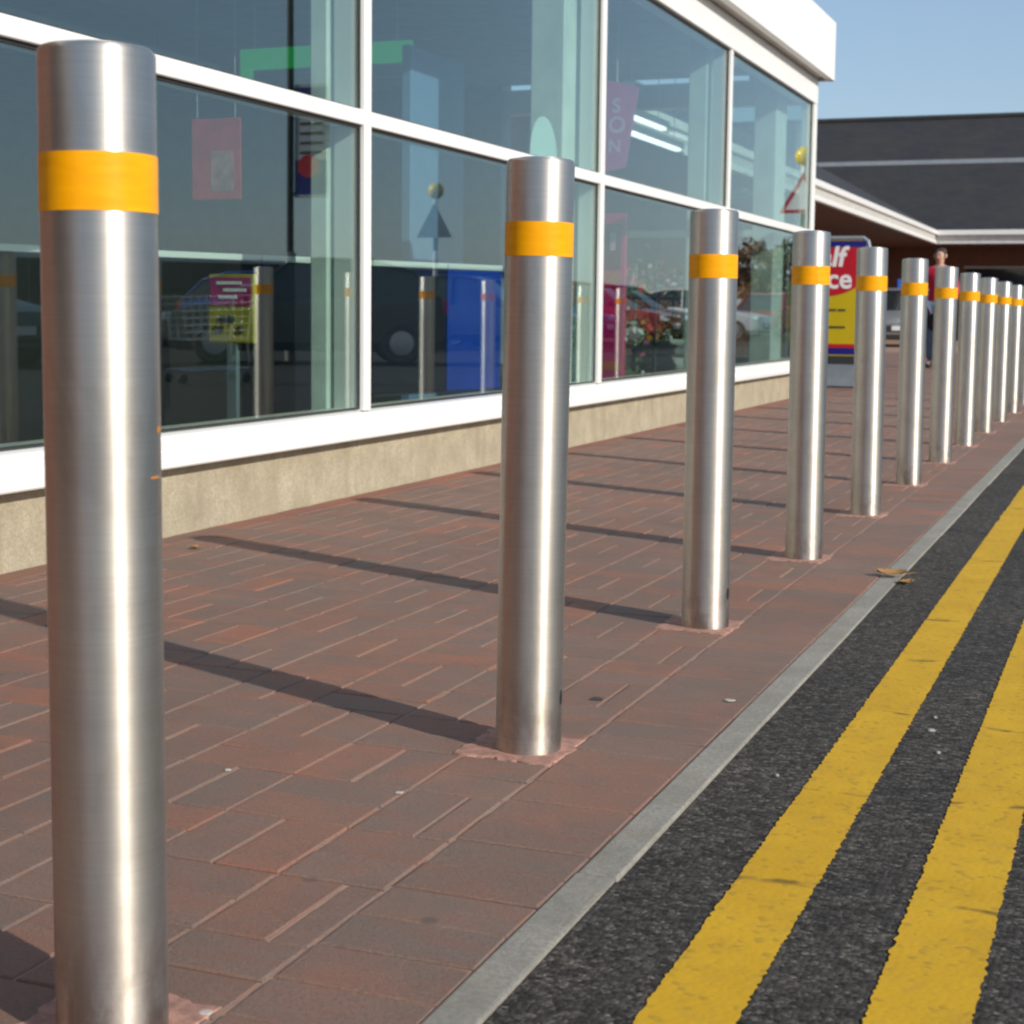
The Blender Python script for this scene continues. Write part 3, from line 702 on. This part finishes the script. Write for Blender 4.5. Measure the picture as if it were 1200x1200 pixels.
fpart('upper_roof', quad_slab([(EX - dy1 - 9, EY + dy1 + .061, z1 + .13), (FXE, EY + dy1 + .061, z1 + .13), (FXE, EY + dy2, z2), (EX - dy1 - 9, EY + dy2, z2)]), SLATE)
bm = bmesh.new(); tube(bm, [(EX - dy1 - 9, EY + dy2, z2 + .02), (FXE, EY + dy2, z2 + .02)], .11, 8); fpart('ridge', bm, SLATE)
fpart('side_roof', quad_slab([(EX, YS, ez), (EX, EY, ez), (EX - dy1, EY + dy1, z1), (EX - dy1, YS, z1)]), SLATE)
fpart('rear_roof', quad_slab([(EX - dy1 - 9, EY + dy2, z2 - .05), (FXE, EY + dy2, z2 - .05), (FXE, EY + 16, ez), (EX - dy1 - 9, EY + 16, ez)]), SLATE)
bm = bmesh.new(); prism(bm, [(EY + 3.55, -.05), (EY + 15.8, -.05), (EY + 15.8, ez - .2), (EY + dy2, z2 - .25), (EY + dy1, z1 - .25), (EY + 3.55, ez + 1.4)], 0, FXE - .5, FXE - .2); fpart('gable_wall', bm, BRICK)
# dark entrance doors and brick piers under the canopy
for k, y_ in enumerate((20, 25, 30, 35, 40, 45)):
    fbox('brick_pier', -8.998, -8.7, y_ - .3, y_ + .3, -.04, ez - .4315, BRICK)
for x in (-4.5, -1.5):
    fbox('dark_window', x - .9, x + .9, EY + 2.95, EY + 2.998, .5, 2.3, CARGLASS); fbox('window_frame', x - .98, x + .98, EY + 2.96, EY + 2.9985, 2.301, 2.38, SOFFIT)

# ------------------------------------------------------------------ pavement sign
sg = thing('pavement_sign', 'yellow and red price sign in a rounded silver frame on the pavement', 'sign', (-3.135, 17.0, 0))
hw = .445
def rrect(w_, z0, z1, r, n=6):
    pts = []
    for cx, cz, a0 in ((w_ - r, z1 - r, 0), (-w_ + r, z1 - r, 90), (-w_ + r, z0 + r, 180), (w_ - r, z0 + r, 270)):
        for k in range(n + 1):
            a = rad(a0 + 90 * k / n); pts.append((cx + r * math.cos(a), cz + r * math.sin(a)))
    return pts
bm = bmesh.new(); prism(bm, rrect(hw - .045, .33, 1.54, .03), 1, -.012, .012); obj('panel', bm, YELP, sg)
bm = bmesh.new()
tube(bm, [(-hw + .02, 0, .10)] + [(u, 0, v) for u, v in [(-hw + .02, 1.47), (-hw + .035, 1.53), (-hw + .08, 1.565), (hw - .08, 1.565), (hw - .035, 1.53), (hw - .02, 1.47)]] + [(hw - .02, 0, .10)], .02, 10)
obj('frame', bm, SIGNFR, sg)
obj('blue_header', nbox(-hw + .05, hw - .05, -.0165, -.0125, 1.47, 1.535), NAVY, sg)
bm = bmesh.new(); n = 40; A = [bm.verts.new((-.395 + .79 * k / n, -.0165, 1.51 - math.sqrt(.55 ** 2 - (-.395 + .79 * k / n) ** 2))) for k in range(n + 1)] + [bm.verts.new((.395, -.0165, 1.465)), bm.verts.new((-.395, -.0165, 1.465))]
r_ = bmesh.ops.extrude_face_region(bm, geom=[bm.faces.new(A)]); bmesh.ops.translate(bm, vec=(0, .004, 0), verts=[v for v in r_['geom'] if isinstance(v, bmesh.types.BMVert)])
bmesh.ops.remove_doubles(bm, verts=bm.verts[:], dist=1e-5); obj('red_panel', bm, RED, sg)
WT = simple('white_lettering', (.8, .8, .8), .5, var=.02)
text_mesh('lettering', 'half', .29, WT, sg, (-.03, -.0185, 1.36), (rad(90), 0, 0), .001, .008, shear=.15)
text_mesh('lettering', 'price', .29, WT, sg, (-.035, -.0185, 1.13), (rad(90), 0, 0), .001, .006)
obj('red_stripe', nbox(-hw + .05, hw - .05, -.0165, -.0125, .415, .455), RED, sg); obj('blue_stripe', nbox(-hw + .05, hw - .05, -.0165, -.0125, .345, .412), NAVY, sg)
for k, (a, b_, z) in enumerate(((-.2, -.06, .80), (-.03, .10, .80), (.12, .2, .80), (-.22, .0, .62), (.03, .2, .62))):
    obj('print_stroke', nbox(a, b_, -.0165, -.0125, z, z + .022), INK, sg)
bm = bmesh.new(); prism(bm, [(-.20, .018), (.20, .018), (.13, .10), (.05, .24), (-.05, .24), (-.13, .10)], 0, -hw + .03, hw - .03); obj('weighted_base', bm, GREYPL, sg)
obj('base_skirt', nbox(-hw + .02, hw - .02, -.22, .22, .0, .0175), DARKPL, sg); obj('black_strip', nbox(-hw + .06, hw - .06, -.03, .03, .2405, .33), DARKPL, sg)

# ------------------------------------------------------------------ cars
def make_car(label, paint, loc, rz):
    t = thing('parked_car', label, 'car', loc, rz)
    W = .84
    # body: lofted cross-sections along the length (front at -Y)
    secs = [(-2.02, .30, .62, .60), (-1.96, .24, .70, .72), (-1.75, .20, .76, .80), (-1.2, .19, .86, .84), (-.75, .19, .93, .845), (.4, .19, .95, .845), (1.3, .19, .96, .84), (1.75, .21, .95, .80), (1.93, .26, .88, .72), (1.97, .34, .70, .66)]
    bm = bmesh.new(); rings = []
    for y_, zb, zt, wd in secs:
        pr = [(wd * .86, zb), (wd, zb + .12), (wd * 1.0, (zb + zt) / 2), (wd * .97, zt - .08), (wd * .86, zt)]
        rings.append([bm.verts.new((u, y_, v)) for u, v in pr] + [bm.verts.new((-u, y_, v)) for u, v in pr[::-1]])
    for A, B in zip(rings, rings[1:]):
        n = len(A)
        for k in range(n): bm.faces.new((A[k], A[(k + 1) % n], B[(k + 1) % n], B[k]))
    bm.faces.new(rings[0][::-1]); bm.faces.new(rings[-1]); obj('body', bm, paint, t, auto=35)
    cab = [(-.95, .90, .78), (-.25, 1.40, .60), (.15, 1.46, .60), (.9, 1.44, .60), (1.45, 1.30, .58), (1.85, .93, .72)]
    bm = bmesh.new(); L_ = [bm.verts.new((-w_, y_, z)) for y_, z, w_ in cab]; R2 = [bm.verts.new((w_, y_, z)) for y_, z, w_ in cab]
    lb = [bm.verts.new((-.775, y_, .91)) for y_ in (-.9, 0, .9, 1.8)]
    for k in range(len(cab) - 1): bm.faces.new((L_[k], L_[k + 1], R2[k + 1], R2[k]))
    bm.faces.new(L_[::-1]); bm.faces.new(R2); 
    bmesh.ops.delete(bm, geom=[v for v in lb], context='VERTS')
    obj('windows', bm, CARGLASS, t, auto=30)
    bm = bmesh.new()
    for y0, z0, w0, y1, z1_, w1 in ((-.27, 1.40, .605, .15, 1.468, .61), (.15, 1.468, .61, .92, 1.448, .61), (.92, 1.448, .61, 1.42, 1.32, .59)):
        bm.faces.new([bm.verts.new(p) for p in ((-w0, y0, z0 + .006), (w0, y0, z0 + .006), (w1, y1, z1_ + .006), (-w1, y1, z1_ + .006))])
    for sx in (-1, 1):
        tube(bm, [(sx * .79, -.95, .91), (sx * .612, -.26, 1.405), (sx * .612, .15, 1.465), (sx * .612, .9, 1.445), (sx * .59, 1.45, 1.31), (sx * .74, 1.84, .93)], .028, 6)
        tube(bm, [(sx * .80, .25, .94), (sx * .615, .28, 1.45)], .03, 6)
    obj('roof', bm, paint, t)
    bmT = bmesh.new()
    for sx in (-1, 1):
        for y_ in (-1.28, 1.28):
            wh = obj('wheel', lathe([(.0, -.10), (.26, -.10), (.305, -.07), (.31, 0), (.305, .07), (.26, .10), (.20, .085), (.19, .06)], 24), DARKPL, t, auto=40)
            wh.location = (sx * .76, y_, .31); wh.rotation_euler = (0, rad(90 * sx), 0)
            obj('rim', lathe([(.19, .06), (.17, .088), (.05, .095), (0, .095)], 12), SIGNFR, wh)
        hl = obj('headlight', nbox(sx * .62 - .15, sx * .62 + .15, -1.985, -1.86, .60, .72, bev=.03, seg=2), simple('headlamp_glass', (.7, .72, .74), .1, spec=.8) if sx < 0 else bpy.data.materials['headlamp_glass'], t)
        obj('mirror', nbox(sx * .93 - .09, sx * .93 + .09, -.75, -.65, .93, 1.05, bev=.03, seg=2), paint, t)
        obj('tail_light', nbox(sx * .68 - .06, sx * .68 + .06, 1.86, 1.962, .70, .92, bev=.02), RED, t)
    obj('grille', nbox(-.42, .42, -2.035, -1.98, .36, .53, bev=.015), DARKPL, t); obj('number_plate', nbox(-.26, .26, -2.048, -2.036, .41, .52), WHITEP, t)
    obj('bumper_trim', nbox(-.70, .70, -2.025, -1.95, .235, .33, bev=.02), DARKPL, t)
    return t
PAINTS = {'silver': simple('silver_paint', (.45, .50, .54), .22, metal=.5, var=.04), 'white': simple('white_paint', (.75, .75, .74), .2, var=.03), 'red': simple('red_paint', (.38, .02, .02), .2, var=.04), 'dark': simple('dark_grey_paint', (.04, .043, .05), .2, var=.04), 'blue': simple('blue_paint', (.02, .07, .32), .2, var=.04)}
make_car('silver hatchback parked facing the camera beyond the yellow sign', PAINTS['silver'], (-5.62, 41.8, 0), rad(4))
cars = {}
for k in ('blue', 'white', 'red', 'dark'):
    cars[k] = make_car('', PAINTS[k], (0, 0, RZ), 0)
carpos = [('dark', 5.2, 20.2, 60), ('dark', 6.7, 30.0, -90), ('red', 6.2, 36.0, -88), ('blue', 6.9, 33.0, -92), ('dark', 6.6, 39.5, -90), ('white', 6.2, 45.5, -89), ('red', 5.6, 52.0, 6), ('blue', 2.5, 47.0, 3), ('dark', 9.0, 16.5, -80), ('white', 12.5, 19.8, -80), ('blue', 9.6, 27.2, -86)]
used = set()
for c, x, y_, a in carpos:
    o = cars[c] if c not in used else copy_tree(cars[c]); used.add(c)
    o.location = (x, y_, RZ); o.rotation_euler = (0, 0, rad(a)); o['group'] = 'cars parked across the road'
    cn = {'dark': 'dark grey', 'white': 'white', 'red': 'red', 'blue': 'blue'}[c]
    near_ = 'nearest' if y_ < 21 else ('middle' if y_ < 38 else 'farthest')
    o['label'] = {('dark', 5.2): 'dark grey car across the road, nearest the lamp post banner', ('dark', 6.7): 'dark grey car beside the road just past the crossing beacon', ('red', 6.2): 'red car parked between dark and blue cars', ('blue', 6.9): 'blue car parked between white and red cars', ('dark', 6.6): 'dark grey car between red and far white car', ('white', 6.2): 'farthest white car in the side row', ('red', 5.6): 'red car farthest off near the slate roofed building', ('blue', 2.5): 'blue car far down on the road', ('dark', 9.0): 'dark grey car by the hoarding, nearest corner', ('white', 12.5): 'white car by the hoarding, farthest from the road', ('blue', 9.6): 'blue car parked in front of the blue hoarding'}[(c, x)]

# ------------------------------------------------------------------ across the road (seen in the glass)
def beacon(label, x, y_, H, tz, face):
    t = thing('crossing_beacon', label, 'beacon', (x, y_, 0))
    for k in range(6):
        bm = bmesh.new(); z0 = k * (H - .15) / 6; cyl(bm, .045, z0 + .0005, z0 + (H - .15) / 6, 16); obj('pole_band', bm, BLACK if k % 2 == 0 else WHITEP, t)
    obj('globe', lathe([(.0, H + .15)] + [(.15 * math.sin(PI * k / 12), H + .15 * math.cos(PI * k / 12)) for k in range(1, 12)] + [(.05, H - .15)], 24), GLOBE, t, smooth=True)
    bm = bmesh.new(); s_ = .36
    prism(bm, [(-s_, 0), (s_, 0), (0, s_ * 1.73)], 1, -.006, .006); tr = obj('warning_triangle', bm, WHITEP if face else GREYPL, t); tr.location = (0, -.06, tz); tr.rotation_euler = (0, 0, 0)
    if face:
        bm = bmesh.new(); o_ = [Vector((-s_, 0)), Vector((s_, 0)), Vector((0, s_ * 1.73))]; c_ = Vector((0, s_ * .577)); i_ = [c_ + (p - c_) * .74 for p in o_]
        A = [bm.verts.new((p.x, -.0085, p.y)) for p in o_]; B = [bm.verts.new((p.x, -.0085, p.y)) for p in i_]
        for k in range(3): bm.faces.new((A[k], A[(k + 1) % 3], B[(k + 1) % 3], B[k]))
        r_ = bmesh.ops.extrude_face_region(bm, geom=bm.faces[:]); bmesh.ops.translate(bm, vec=(0, .002, 0), verts=[v for v in r_['geom'] if isinstance(v, bmesh.types.BMVert)])
        obj('red_border', bm, RED, tr)
    return t
beacon('zebra crossing beacon with grey backed triangle across the road', 6.1, 26.6, 2.92, 2.08, False)
bc2 = beacon('zebra crossing beacon with red bordered triangle on the shop side', -1.0, 24.5, 3.16, 2.30, True)
lp = thing('street_lamp', 'dark lamp column with a blue banner across the road', 'street lamp', (5.9, 20.95, RZ))
bm = bmesh.new(); cyl(bm, .085, 0, 1.6, 20); obj('lower_column', bm, simple('galvanised_steel', (.42, .43, .43), .4, metal=.8), lp)
bm = bmesh.new(); cyl(bm, .055, 1.6005, 8.0, 20, r2=.04); obj('upper_column', bm, BLACK, lp)
bm = bmesh.new(); tube(bm, [(0, 0, 8.0), (.0, 0, 8.3), (-.3, 0, 8.5), (-.9, 0, 8.55)], .035, 8); obj('arm', bm, BLACK, lp); obj('lantern', nbox(-1.3, -.75, -.12, .12, 8.46, 8.6, bev=.03), GREYPL, lp)
bn = obj('banner', nbox(-.62, -.07, -.01, .01, 2.40, 4.05, bev=.003), simple('pale_banner', (.42, .45, .48), .6), lp); bn.rotation_euler = (0, 0, rad(-5))
for nm, z0, z1_, mt in (('blue_header', 3.85, 4.0, NAVY), ('blue_footer', 2.45, 2.95, NAVY)): obj(nm, nbox(-.6, -.09, -.0145, -.0105, z0, z1_), mt, bn)
bm = bmesh.new(); cyl(bm, .17, -.0185, -.0150, 20); o = obj('red_swirl', bm, RED, bn); o.rotation_euler = (rad(90), 0, 0); o.location = (-.3, -.034, 2.86)
for k in range(5): obj('print_stroke', nbox(-.52, -.16, -.0145, -.0105, 3.6 - k * .14, 3.64 - k * .14), INK, bn)
for z in (2.46, 3.98):
    bm = bmesh.new(); tube(bm, [(0, 0, z), (-.1, 0, z)], .02, 6); o = obj('bracket', bm, BLACK, lp); o.rotation_euler = (0, 0, rad(-5))
# hoarding: panels with a white coping
hd = thing('hoarding', 'low dark and blue hoarding with a white coping across the car park', 'fence', (16.4, 24.5, 0))
ha, hb = Vector((19.6, 18.8)), Vector((8.6, 38.6)); hl_ = (hb - ha).length; dirv = (hb - ha) / hl_; ang = math.atan2(dirv.y, dirv.x)
hd.location = (ha.x, ha.y, RZ); hd.rotation_euler = (0, 0, ang)
npan = 10
for k in range(npan):
    a = k * hl_ / npan; b_ = (k + 1) * hl_ / npan
    obj('hoarding_panel', nbox(a + .01, b_ - .01, -.03, .03, 0, 1.76), BLUEB if k >= 7 else NAVYB if k % 3 else DARKB, hd)
obj('coping', nbox(0, hl_, -.09, .09, 1.7605, 1.86, bev=.01), WHITE, hd)

# trees on the far side of the car park
LEAFS = []
for nm, lo, hi in (('green_leaves', (.035, .055, .018), (.08, .10, .03)), ('autumn_leaves', (.13, .055, .02), (.20, .10, .03))):
    b = NT(nm); r = b.n('NewGeometry').outputs['Random Per Island']; c = b.ramp(r, [(0, lo), (1, hi)])
    LEAFS.append(b.finish(b.bsdf(Base_Color=c, Roughness=.7).outputs[0]))
BARK = simple('bark', (.07, .055, .042), .9, var=.3, nscale=8)
def tree(label, loc, H, seed, leaf):
    t = thing('tree', label, 'tree', loc, 0, 'trees beyond the car park'); rg = random.Random(seed)
    bm = bmesh.new(); tube(bm, [(0, 0, -.1), (.05, 0, H * .25), (0, .08, H * .5), (.1, 0, H * .8)], [.17, .14, .09, .03], 9); obj('trunk', bm, BARK, t)
    bm = bmesh.new(); cl = []
    for k in range(7):
        a = rg.uniform(0, 6.28); z = H * rg.uniform(.35, .6); r_ = H * rg.uniform(.15, .3); p1 = (r_ * math.cos(a), r_ * math.sin(a), z + H * .18); tube(bm, [(0, 0, z - .2), (p1[0] * .5, p1[1] * .5, z + .05), p1], [.07, .05, .02], 6); cl.append(Vector(p1))
    obj('limbs', bm, BARK, t)
    bm = bmesh.new()
    for k in range(22): cl.append(Vector((rg.gauss(0, H * .15), rg.gauss(0, H * .15), H * rg.uniform(.42, .95))))
    for c in cl:
        rc = H * rg.uniform(.07, .13)
        for k in range(70):
            d = Vector((rg.gauss(0, 1), rg.gauss(0, 1), rg.gauss(0, .8))).normalized() * rc * rg.uniform(.5, 1.1); p = c + d; s_ = rg.uniform(.08, .17)
            u = Vector((rg.gauss(0, 1), rg.gauss(0, 1), rg.gauss(0, 1))).normalized(); v = u.orthogonal().normalized()
            bm.faces.new([bm.verts.new(p + u * s_), bm.verts.new(p + v * s_ * .6), bm.verts.new(p - u * s_), bm.verts.new(p - v * s_ * .6)])
    obj('crown', bm, LEAFS[leaf], t); return t
for k, (x, y_, H, lf) in enumerate(((8.6, 62, 3.6, 1), (9.6, 75, 4.4, 0), (6.2, 70, 4.0, 0), (6.5, 86, 5, 1), (4.4, 78, 4.2, 0))):
    tree('%s tree beyond the car park, %s along the row' % (('green', 'orange autumn')[lf], ords[k]), (x, y_, -.02), H, k + 4, lf)

# ------------------------------------------------------------------ the person
def skin_part(name, verts, edges, radii, mat, parent, root=0, sub=2):
    me = bpy.data.meshes.new(name); me.from_pydata(verts, edges, []); me.materials.append(mat)
    o = bpy.data.objects.new(name, me); link(o, parent)
    sk = o.modifiers.new('skin', 'SKIN'); sk.use_smooth_shade = True
    ss = o.modifiers.new('sub', 'SUBSURF'); ss.levels = sub; ss.render_levels = sub
    for i, r in enumerate(radii):
        d = me.skin_vertices[0].data[i]; d.radius = r if isinstance(r, tuple) else (r, r); d.use_root = (i == root)
    return o
SKIN = simple('skin', (.50, .29, .21), .6, var=.05); JACKET = simple('red_jacket', lin(190, 20, 60), .8, var=.1, nscale=20); TROU = simple('black_trousers', (.02, .02, .024), .85, var=.2); JEANS = simple('blue_jeans', (.10, .15, .22), .85, var=.2, nscale=15); HAIR = simple('brown_hair', (.05, .028, .018), .7); SHOE = simple('black_shoe', (.015, .015, .016), .5)
pn = thing('person', 'person in a red jacket, black coat tails and blue jeans standing by the far bollards', 'person', (-2.80, 24.0, 0), rad(-12))
def M_(i): return [(-x, y, z) for x, y, z in i]
bv = [(0, .01, .95), (0, .0, 1.10), (0, -.005, 1.28), (0, .0, 1.43), (0, -.005, 1.50), (0, -.015, 1.56), (0, -.02, 1.64), (0, -.01, 1.70),
      (.10, 0, .90), (.115, -.02, .50), (.12, .02, .10), (.125, -.11, .035), (-.10, 0, .90), (-.12, .03, .50), (-.125, .08, .10), (-.13, -.05, .035),
      (.17, .0, 1.42), (.235, .02, 1.17), (.235, -.08, .95), (.232, -.11, .86), (-.17, .0, 1.42), (-.235, .02, 1.17), (-.24, -.08, .95), (-.236, -.11, .86)]
be = [(0, 1), (1, 2), (2, 3), (3, 4), (4, 5), (5, 6), (6, 7), (0, 8), (8, 9), (9, 10), (10, 11), (0, 12), (12, 13), (13, 14), (14, 15), (3, 16), (16, 17), (17, 18), (18, 19), (3, 20), (20, 21), (21, 22), (22, 23)]
br_ = [(.15, .10), (.13, .095), (.155, .105), (.12, .08), (.05, .055), (.06, .07), (.075, .09), (.055, .07), (.085, .085), (.055, .06), (.038, .04), (.04, .03), (.085, .085), (.055, .06), (.038, .04), (.04, .03), (.06, .06), (.045, .045), (.034, .034), (.036, .02), (.06, .06), (.045, .045), (.034, .034), (.036, .02)]
body = skin_part('body', bv, be, br_, SKIN, pn)
jr = [(a + .022, b_ + .022) for a, b_ in br_]
skin_part('jacket', [bv[i] for i in (0, 1, 2, 3, 16, 17, 18, 20, 21, 22)] + [(0, .0, .82), (0, -.005, 1.475)], [(0, 1), (1, 2), (2, 3), (3, 4), (4, 5), (5, 6), (3, 7), (7, 8), (8, 9), (0, 10), (3, 11)], [jr[i] for i in (0, 1, 2, 3, 16, 17, 18, 20, 21, 22)] + [(.17, .12), (.07, .07)], JACKET, pn)
skin_part('coat_tails', [(0, .01, .84), (0, .01, .70), (0, .01, .52)], [(0, 1), (1, 2)], [(.185, .13), (.195, .135), (.19, .13)], TROU, pn)
skin_part('jeans', [bv[0]] + [bv[i] for i in (8, 9, 10, 12, 13, 14)], [(0, 1), (1, 2), (2, 3), (0, 4), (4, 5), (5, 6)], [(.16, .11), (.105, .105), (.075, .08), (.062, .065), (.105, .105), (.075, .08), (.062, .065)], JEANS, pn)
for a, b_ in (((.12, .035, .05), (.128, -.13, .038)), ((-.125, .095, .05), (-.133, -.07, .038))):
    skin_part('shoe', [a, b_], [(0, 1)], [(.05, .05), (.048, .036)], SHOE, pn)
skin_part('hair', [(0, .02, 1.62), (0, .025, 1.70), (0, .0, 1.735)], [(0, 1), (1, 2)], [(.085, .075), (.088, .085), (.07, .075)], HAIR, pn)
bm = bmesh.new(); prism(bm, [(-.014, 1.595), (.014, 1.595), (.004, 1.645), (-.004, 1.645)], 1, -.135, -.10); obj('nose', bm, SKIN, pn)
for s_ in (-1, 1):
    obj('eye', nbox(s_ * .032 - .012, s_ * .032 + .012, -.116, -.10, 1.645, 1.657, bev=.004), BLACK, pn)
    obj('ear', nbox(s_ * .083 - .01, s_ * .083 + .01, -.03, .015, 1.60, 1.665, bev=.008), SKIN, pn)
    for k in range(4):
        bm = bmesh.new(); x = s_ * (.236 + .0) + (k - 1.5) * .018; tube(bm, [(x, -.12, .87), (x, -.135, .82), (x, -.13, .79 + .006 * abs(k - 1.5))], [.009, .0085, .007], 6); obj('finger', bm, SKIN, pn)
    bm = bmesh.new(); tube(bm, [(s_ * .205, -.12, .88), (s_ * .195, -.15, .845), (s_ * .20, -.155, .82)], [.011, .010, .008], 6); obj('thumb', bm, SKIN, pn)
obj('mouth', nbox(-.022, .022, -.108, -.095, 1.572, 1.58, bev=.003), RED, pn)

# small blue and white plate on a post by the car
bp = thing('bay_sign', 'small blue and white plate on a post behind the silver car', 'sign', (-6.25, 46.3, 0))
bm = bmesh.new(); cyl(bm, .03, -.05, 1.85, 10); obj('post', bm, GREYPL, bp); obj('blue_plate', nbox(-.30, .06, -.05, -.031, 1.4, 1.8, bev=.005), simple('sky_blue_plate', lin(50, 120, 230), .4), bp); obj('white_plate', nbox(.065, .42, -.05, -.031, 1.4, 1.8, bev=.005), WHITEP, bp)

# ------------------------------------------------------------------ litter
def fleck(name, label, cat, loc, r, mat, seed, h=.0012):
    rg = random.Random(seed); bm = bmesh.new(); n = 11
    prof = [r * rg.uniform(.65, 1.15) for _ in range(n)]
    A = [bm.verts.new((prof[k] * math.cos(2 * PI * k / n), prof[k] * math.sin(2 * PI * k / n), 0)) for k in range(n)]; B = [bm.verts.new((prof[k] * .75 * math.cos(2 * PI * k / n), prof[k] * .75 * math.sin(2 * PI * k / n), h)) for k in range(n)]
    for k in range(n): bm.faces.new((A[k], A[(k + 1) % n], B[(k + 1) % n], B[k]))
    bm.faces.new(B); o = obj(name, bm, mat, smooth=False); o.location = loc; tag(o, label, cat)
GUM = simple('pale_chewing_gum', (.45, .42, .39), .8); DGUM = simple('dark_gum', (.05, .04, .037), .8)
fleck('chewing_gum', 'pale gum fleck on the paver joint left of the second bollard base', 'gum', (-1.05, 2.2, .0015), .007, GUM, 1)
fleck('chewing_gum', 'pale gum fleck near the kerb right of the second bollard', 'gum', (-.72, 3.0, .0015), .011, GUM, 2)
fleck('chewing_gum', 'dark gum spot on the pavers right of the second bollard', 'gum', (-.962, 2.905, .0015), .017, DGUM, 3)
fleck('chewing_gum', 'white gum fleck beside the base of the nearest bollard', 'gum', (-.9, 1.41, .0015), .009, GUM, 4)
fleck('chewing_gum', 'faint grey gum fleck at the paver joint by the nearest bollard', 'gum', (-1.36, 2.2, .0015), .006, GUM, 5)
LEAFM = simple('dry_leaf', (.32, .17, .05), .8, var=.3, nscale=60)
def leaf(label, loc, L_, rz, tilt):
    bm = bmesh.new(); n = 8; rows = []
    for k in range(n + 1):
        t = k / n; w_ = .34 * L_ * math.sin(PI * t) ** .7 * (1 + .2 * math.sin(t * 19)); x = (t - .5) * L_; z = .35 * L_ * (t - .5) ** 2
        rows.append([bm.verts.new((x, -w_, z + .10 * L_)), bm.verts.new((x, 0, z + .02 * L_)), bm.verts.new((x, w_, z + .12 * L_))])
    for A, B in zip(rows, rows[1:]):
        for k in range(2): bm.faces.new((A[k], A[k + 1], B[k + 1], B[k]))
    bmesh.ops.remove_doubles(bm, verts=bm.verts[:], dist=1e-5)
    t = thing('fallen_leaf', label, 'leaf', loc, rz); bl = obj('blade', bm, LEAFM, t, smooth=True); bl.rotation_euler = (tilt, 0, 0)
    bm = bmesh.new(); tube(bm, [(.45 * L_, 0, .06 * L_), (.8 * L_, .03 * L_, .12 * L_)], .0012, 5); obj('stalk', bm, LEAFM, t)
leaf('curled brown dry leaf lying on the kerb edge by the road', (-.648, 4.66, .004), .085, rad(12), .1)
leaf('small dry leaf lying on the asphalt by the kerb leaf', (-.60, 4.58, RZ + .002), .055, rad(60), .0)
leaf('small yellow leaf on the pavers near the cream plinth', (-2.74, 4.25, .003), .04, rad(100), .0)
for k, (x, y_, r) in enumerate(((-.33, 2.95, .007), (-.30, 2.80, .005), (-.335, 3.05, .004), (-.53, 2.55, .004))):
    fleck('road_pebble', ['pale pebble between the yellow lines, largest of three', 'pale pebble between the yellow lines, nearest of three', 'pale pebble between the yellow lines, farthest of three', 'tiny pale pebble between kerb and yellow line'][k], 'pebble', (x, y_, RZ + .001), r, simple('pale_stone', (.3, .29, .27), .8), 20 + k, .0035)
